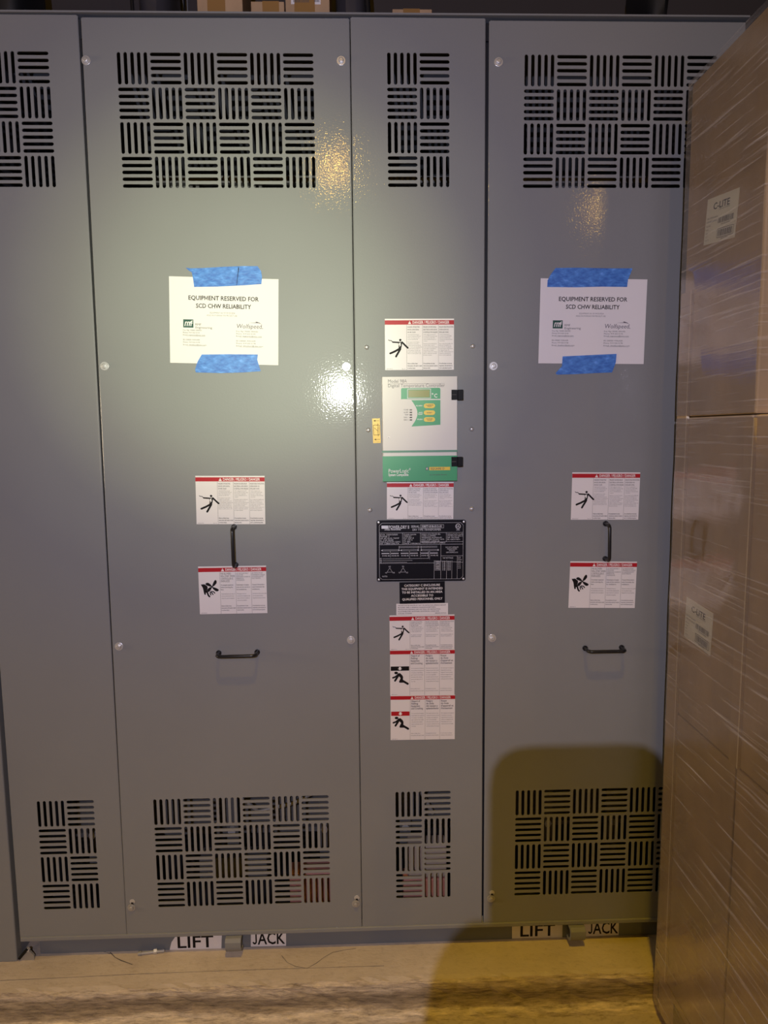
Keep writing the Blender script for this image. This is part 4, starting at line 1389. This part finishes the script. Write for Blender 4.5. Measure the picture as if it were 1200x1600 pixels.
def carton_on_roof(x0, x1, ytop, Y, name, label, tapes=(), sticker=None, depth=0.16, h=None, pale=True):
    xa, xc = onY(x0, 10, Y)[0], onY(x1, 10, Y)[0]
    zt = onY((x0 + x1) / 2, ytop, Y)[2] if h is None else ZR + h
    e = empty(name, ((xa + xc) / 2, Y + depth / 2, ZR), label, 'box')
    w = xc - xa
    m = MB(); m.box((-w / 2, -depth / 2, 0), (w / 2, depth / 2, zt - ZR), 'cardboard_roof'); o = m.build('carton', e, bevel=0.002)
    for a, b in tapes:
        ta, tb = onY(a, 10, Y)[0] - (xa + xc) / 2, onY(b, 10, Y)[0] - (xa + xc) / 2
        m = MB(); m.box((ta, -depth / 2 - 0.0006, 0.001), (tb, -depth / 2, zt - ZR + 0.0004), 'packing_tape'); m.build('packing_tape', e)
    if sticker:
        a, b, v0, v1 = sticker
        P0, P1 = onY(a, v0, Y), onY(b, v1, Y)
        s = Sheet(P1[0] - P0[0], P0[2] - P1[2], 0.0005, 'label_white')
        rr = random.Random(5); u = 0.08
        while u < 0.62:
            wd = rr.choice((0.006, 0.01, 0.016)); s.rect(u, 0.72, u + wd, 0.92, 'ink_soft'); u += wd + rr.choice((0.006, 0.012))
        u = 0.78
        while u < 0.95:
            wd = rr.choice((0.006, 0.012)); s.rect(u, 0.74, u + wd, 0.9, 'ink_soft'); u += wd + 0.008
        for i in range(4): s.line(0.08, 0.12 + i * 0.14, (0.9, 0.6, 0.75, 0.5)[i], 0.12 + i * 0.14, 0.0012, 'ink_grey')
        o = s.build('shipping_label', e); o.location = ((P0[0] + P1[0]) / 2 - (xa + xc) / 2, -depth / 2, (P0[2] + P1[2]) / 2 - ZR)
    return e


carton_on_roof(308, 379, 0, 0.05, 'small_carton', 'brown carton on the roof, leftmost of the row, with wide tape', [(324, 352)], h=0.16)
carton_on_roof(392, 444, 2, 0.04, 'small_carton', 'low brown carton on the roof between two taller ones', [(410, 436)])
carton_on_roof(446, 515, 0, 0.05, 'small_carton', 'brown carton on the roof with a white barcode label', [(460, 492)], (454, 501, -28, 7), h=0.17)
carton_on_roof(613, 675, 14, 0.06, 'small_carton', 'brown carton barely showing over the roof edge above the centre vent', [(630, 656)])

for (a, b, rr, lab) in ((208, 206, 0.005, 'thin black cable standing up behind the roof edge at the left'), (576, 574, 0.008, 'thick black cable hanging behind the roof edge above the centre panel')):
    m = MB(); xa = onY(a, 20, 0.20)[0]; xc = onY(b, 0, 0.20)[0]
    m.tube([(xa, 0.20, ZR + rr), (xa, 0.20, ZR + 0.06), (xc - 0.005, 0.21, ZR + 0.25), (xc - 0.02, 0.24, ZR + 0.45), (xc - 0.03, 0.30, ZR + 0.60)], rr, 'rubber_cable', 10)
    tag(m.build('cable', smooth=True), lab, 'cable')


def roof_bag(x0, x1, Y, h, label, mat='rubber_cable'):
    xa, xc = onY(x0, 15, Y)[0], onY(x1, 15, Y)[0]
    w = xc - xa; m = MB(); seg, lev = 18, 8
    vs, fs = [], []
    rg = random.Random(int(x0 * 7))
    for j in range(lev + 1):
        t = j / lev
        k = 0.80 + 0.24 * math.sin(math.pi * min(1, t * 0.9 + 0.05)) - 0.5 * max(0, t - 0.75)
        for i in range(seg):
            a = 2 * math.pi * i / seg
            rr = k * (1 + rg.uniform(-0.05, 0.05))
            vs.append((rr * w / 2 * math.copysign(abs(math.cos(a)) ** 0.7, math.cos(a)), rr * 0.10 * math.copysign(abs(math.sin(a)) ** 0.7, math.sin(a)), t * h))
    for j in range(lev):
        for i in range(seg):
            fs.append((j * seg + i, j * seg + (i + 1) % seg, (j + 1) * seg + (i + 1) % seg, (j + 1) * seg + i))
    fs.append(tuple(range(seg - 1, -1, -1))); fs.append(tuple(range(lev * seg, lev * seg + seg)))
    m.add(vs, fs, mat)
    o = m.build('wrapped_bundle', smooth=True); o.location = ((xa + xc) / 2, Y + 0.1, ZR)
    return tag(o, label, 'bundle')


roof_bag(-30, 31, 0.12, 0.30, 'black wrapped bundle on the roof at the upper left corner')
roof_bag(212, 262, 0.22, 0.34, 'dark grey bundle on the roof beside the thin cable', 'dark_panel_paint')
roof_bag(1012, 1052, 0.12, 0.30, 'black wrapped bundle on the roof at the right panel joint')
roof_bag(524, 571, 0.20, 0.34, 'dark grey bundle on the roof beside the thick cable', 'dark_panel_paint')

# ==================================================================== WRAPPED CARTONS ON A PALLET, RIGHT OF THE AISLE
XS, YF, YN, YN2 = 0.790, -0.125, -0.465, -0.86
Z0, Z1, Z2, Z3 = 0.115, 0.862, 1.608, 2.385
XB = 1.42
CARTONS = (('upper', YN, YF, Z2, Z3, 'topmost brown carton of the wrapped stack, with a white label near its far edge'),
           ('mid', -0.452, YF, Z1, Z2 - 0.002, 'brown carton at the middle of the wrapped stack, with a white label at hip height'),
           ('mid_near', YN2, -0.457, Z1, Z2 - 0.002, 'brown carton at the right frame edge, middle row of the wrapped stack'),
           ('low', -0.452, YF, Z0, Z1 - 0.002, 'lowest brown carton of the wrapped stack, nearest the cabinet'),
           ('low_near', YN2, -0.457, Z0, Z1 - 0.002, 'lowest brown carton at the lower right corner of the photo'))
CE = {}
for key, y0, y1, z0, z1, lab in CARTONS:
    e = empty('carton', ((XS + XB) / 2, (y0 + y1) / 2, z0), lab, 'box', 'wrapped cartons on the pallet')
    CE[key] = e
    w, dpt, hh = XB - XS, y1 - y0, z1 - z0
    m = MB(); m.box((-w / 2, -dpt / 2, 0), (w / 2, dpt / 2, hh), 'cardboard'); m.build('carton_body', e, bevel=0.004)
    m = MB(); m.box((-w / 2 + 0.01, -dpt / 2 + 0.01, hh), (w / 2 - 0.01, dpt / 2 - 0.01, hh + 0.0012), 'packing_tape') if False else None


def lite_label(key, quad):
    """label on the aisle side of a carton; quad = its four pixels"""
    P = [onX(*q, XS - 0.0008) for q in quad]
    c = sum(P) / 4
    uy = ((P[1] - P[0]) + (P[2] - P[3])) / 2; uz = ((P[0] - P[3]) + (P[1] - P[2])) / 2
    w, h = np.linalg.norm(uy), np.linalg.norm(uz)
    s = Sheet(w, h, 0.0006, 'carton_label')
    s.text('C-LITE', 0.22, 0.27, 0.135, 'ink_black', 'b', width=0.52)
    s.text('LED LIGHTING', 0.42, 0.315, 0.030, 'ink_soft', width=0.34)
    s.text('C-BA-C-WPD-NG-4L40K-BZ', 0.04, 0.455, 0.035, 'ink_soft', width=0.36); s.text('C-WP-A-RDC-3L-40K-BZ', 0.04, 0.53, 0.035, 'ink_soft', width=0.34)
    for i, t in enumerate(('WALL PACK', 'BRONZE', '4000K', 'QTY 1', '120-277V')): s.text(t, 0.04, 0.62 + i * 0.075, 0.026, 'ink_grey', width=0.016 * len(t))
    rr = random.Random(2)
    for (a, b, v0, v1) in ((0.42, 0.93, 0.48, 0.60), (0.46, 0.90, 0.745, 0.885)):
        u = a
        while u < b - 0.02:
            wd = rr.choice((0.006, 0.010, 0.017)); s.rect(u, v0, u + wd, v1, 'ink_soft'); u += wd + rr.choice((0.006, 0.010, 0.014))
    for a in ((0.43, 0.72, 0.93, 0.72), (0.43, 0.91, 0.93, 0.91), (0.43, 0.72, 0.43, 0.91), (0.93, 0.72, 0.93, 0.91)): s.line(*a, 0.0012, 'ink_soft')
    s.text('1021430 0010023', 0.52, 0.645, 0.028, 'ink_grey', width=0.30); s.text('88610900', 0.56, 0.955, 0.028, 'ink_grey', width=0.22)
    e = CE[key]
    o = s.build('carton_label', e)
    # sheet axes: x -> along the carton (towards the aisle end), z -> up, -y -> out of the carton (-x)
    ex = Vector(uy / w); ez = Vector(uz / h); ex.x = 0; ez.x = 0; ex.normalize(); ez = (ez - ex * ez.dot(ex)).normalized()
    R = Matrix((ex, Vector((1, 0, 0)), ez)).transposed()
    o.matrix_local = Matrix.Translation(Vector((XS, c[1], c[2])) - e.location) @ R.to_4x4()
    o['label'] = 'white printed label'


lite_label('upper', ((1105, 312), (1156, 293), (1148, 370), (1100, 384)))
lite_label('mid', ((1072, 933), (1114, 957), (1110, 1027), (1069, 993)))

# pallet
PE = empty('pallet', ((XS + XB) / 2, (YF + YN2) / 2, 0), 'wooden pallet under the wrapped cartons, mostly hidden by the film', 'pallet')
wx, wy = (XB - XS), (YF - YN2)
for i in range(3):
    m = MB(); y = -wy / 2 + i * (wy - 0.09) / 2
    m.box((-wx / 2, y, 0), (wx / 2, y + 0.09, 0.095), 'wood'); m.build('runner', PE)
for i in range(5):
    m = MB(); x = -wx / 2 + i * (wx - 0.09) / 4
    m.box((x, -wy / 2, 0.095), (x + 0.09, wy / 2, 0.114), 'wood'); m.build('deck_board', PE)

# cardboard corner board at the far corner of the stack
for (ya, yb, za, zb_, lab) in ((-0.176, -0.1205, 0.12, 1.905, 'tall cardboard edge protector on the far corner of the wrapped stack'),
                               (-0.472, -0.436, 0.862, 1.600, 'narrow cardboard strip down the joint of the two middle cartons')):
    m = MB()
    m.box((XS - 0.0058, ya + 0.003, za), (XS - 0.0005, yb, zb_), 'cardboard')
    m.box((XS - 0.0068, ya, za), (XS - 0.0005, ya + 0.003, zb_), 'lit_edge')  # made paler than the board to paint the light its edge catches
    if yb > -0.2: m.box((XS - 0.0005, yb - 0.004, za), (XS + 0.05, yb, zb_), 'cardboard')
    tag(m.build('corner_board'), lab, 'corner board')

# stretch film: a loose skin round the stack
def film(bm_, y0, y1, z0, z1, off, seedn, bulge=0.0, flare=0.0):
    rg = random.Random(seedn)
    P = [(XS - off, y1 + off * 0.2), (XS - off, y0 - off), (XB + off, y0 - off), (XB + off, y1 + off)]
    per = []
    for i in range(4):
        a, b = Vector(P[i]), Vector(P[(i + 1) % 4]); nseg = max(2, int((b - a).length / 0.03))
        for k in range(nseg): per.append(a + (b - a) * k / nseg)
    nz = int((z1 - z0) / 0.03)
    base = len(bm_.v); n = len(per); vs, fs = [], []
    cx, cy = (XS + XB) / 2, (y0 + y1) / 2
    ph = [rg.uniform(0, 6.28) for _ in range(6)]
    for j in range(nz + 1):
        z = z0 + (z1 - z0) * j / nz
        for p in per:
            s_ = p.x * 1.0 + p.y
            wob = 0.0006 * math.sin(31 * (p.y - 0.5 * z) + ph[0]) * math.sin(9 * z + ph[1]) + 0.0004 * math.sin(57 * (p.y + 0.4 * z) + ph[2])
            wob = max(wob, -0.0012)
            fl = flare * max(0, 0.25 - z) / 0.25
            o_ = Vector((p.x - cx, p.y - cy))
            dx = -(wob + fl) if abs(p.x - (XS - off)) < 1e-6 else (wob if abs(p.x - XB - off) < 1e-6 else 0)
            dy = 0.0
            if abs(p.y - (y0 - off)) < 1e-6 and dx == 0: dy = -wob
            vs.append((p.x + dx, p.y + dy, z))
    for j in range(nz):
        for i in range(n):
            i2 = (i + 1) % n
            fs.append((j * n + i, j * n + i2, (j + 1) * n + i2, (j + 1) * n + i))
    bm_.add(vs, fs, 'stretch_film')


m = MB()
film(m, YN2, YF, 0.025, Z2 - 0.004, 0.0092, 4, flare=0.006)
film(m, YN, YF, Z2 + 0.002, Z3 + 0.004, 0.0088, 9)
wrapo = m.build('stretch_wrap', smooth=True)
tag(wrapo, 'clear creased stretch film wound round the stack of brown cartons', 'film')

# ==================================================================== THE PHOTOGRAPHER'S PHONE AND HAND (behind the camera; they throw the shadow at the lower right)
Rm = Matrix((Vector(AX[0]), -Vector(AX[2]) * -1, Vector(AX[1]))).transposed()
PH = bpy.data.objects.new('phone', None); COL.objects.link(PH)
PH.location = Vector(CAM)
tag(PH, 'dark phone held up by the photographer, casting the shadow', 'phone')
m = MB()
xl, xr, zt, zb = -0.0362, 0.0545, 0.0380, -0.135
m.prism_xz(round_poly([((xl, zt), 0.021), ((xr, zt), 0.021), ((xr, zb), 0.021), ((xl, zb), 0.021)]), -0.016, -0.006, 'phone_black')
o = m.build('phone_case', PH, bevel=0.001)
m = MB(); m.prism_xz(round_poly([((xl + .004, zt - .004), 0.012), ((xr - .004, zt - .004), 0.012), ((xr - .004, zb + .004), 0.012), ((xl + .004, zb + .004), 0.012)]), -0.0165, -0.0158, 'phone_glass')
m.build('screen', PH)


def skin_object(name, chains, mat, parent=None):
    verts, edges, rad = [], [], []
    for ch in chains:
        start = len(verts)
        for i, (p, r) in enumerate(ch['pts']):
            if i == 0 and ch.get('root') is not None:
                prev = ch['root']; continue
            verts.append(p); rad.append(r)
            cur = len(verts) - 1
            if i > 0 or ch.get('root') is not None:
                edges.append((prev, cur))
            prev = cur
    me = bpy.data.meshes.new(name); me.from_pydata(verts, edges, [])
    me.materials.append(MATS[mat])
    o = bpy.data.objects.new(name, me); COL.objects.link(o)
    if parent: o.parent = parent
    sk = o.modifiers.new('skin', 'SKIN'); sk.use_smooth_shade = True
    for i, r in enumerate(rad):
        d = me.skin_vertices[0].data[i]; d.radius = (r, r); d.use_root = (i == 0)
    su = o.modifiers.new('sub', 'SUBSURF'); su.levels = 1; su.render_levels = 2
    return o


cy_ = CAM[1]; cz_ = CAM[2]
Wd = lambda x, y, z: (CAM[0] + x, cy_ + y, cz_ + z)
chains = [
    {'pts': [(Wd(-0.026, -0.040, -0.140), 0.036), (Wd(-0.034, -0.055, -0.195), 0.033), (Wd(-0.045, -0.080, -0.30), 0.036), (Wd(-0.07, -0.13, -0.44), 0.044)]},
    {'root': 0, 'pts': [None, (Wd(0.022, -0.034, -0.120), 0.032)]},
    {'root': 0, 'pts': [None, (Wd(-0.058, -0.030, -0.122), 0.022), (Wd(-0.054, -0.026, -0.095), 0.019), (Wd(-0.051, -0.024, -0.070), 0.018), (Wd(-0.037, -0.024, -0.046), 0.012)]},
]
for k, (zz, ln) in enumerate(((-0.055, 1.0), (-0.080, 1.0), (-0.105, 0.95), (-0.128, 0.8))):
    chains.append({'root': 0, 'pts': [None, (Wd(0.036, -0.030, zz - 0.012), 0.011), (Wd(0.066, -0.018, zz), 0.0092), (Wd(0.062, 0.004, zz + 0.004), 0.0082), (Wd(0.045, 0.007, zz + 0.006), 0.0072)]})
for c in chains:
    c['pts'] = [((0, 0, 0), 0) if p is None else p for p in c['pts']]
hand = skin_object('photographer_hand', chains, 'skin')
tag(hand, 'bare hand of the photographer gripping the phone from below', 'hand')

GROUPS = {'danger_sign': 'danger signs on the cabinet front', 'tape_strip': 'blue tape holding the notices', 'small_carton': 'small cartons on the cabinet roof',
          'paper_notice': 'paper notices taped to the cabinet', 'lift_marker': 'LIFT markers on the base rail', 'jack_marker': 'JACK markers on the base rail',
          'stored_panel': 'panels standing on the cabinet roof', 'wrapped_bundle': 'bundles on the cabinet roof', 'cable': 'black cables on the cabinet roof',
          'corner_board': 'cardboard strips on the wrapped stack'}
for o in bpy.data.objects:
    g = GROUPS.get(o.name.split('.')[0])
    if g and o.parent is None: o['group'] = g
bpy.context.view_layer.update()
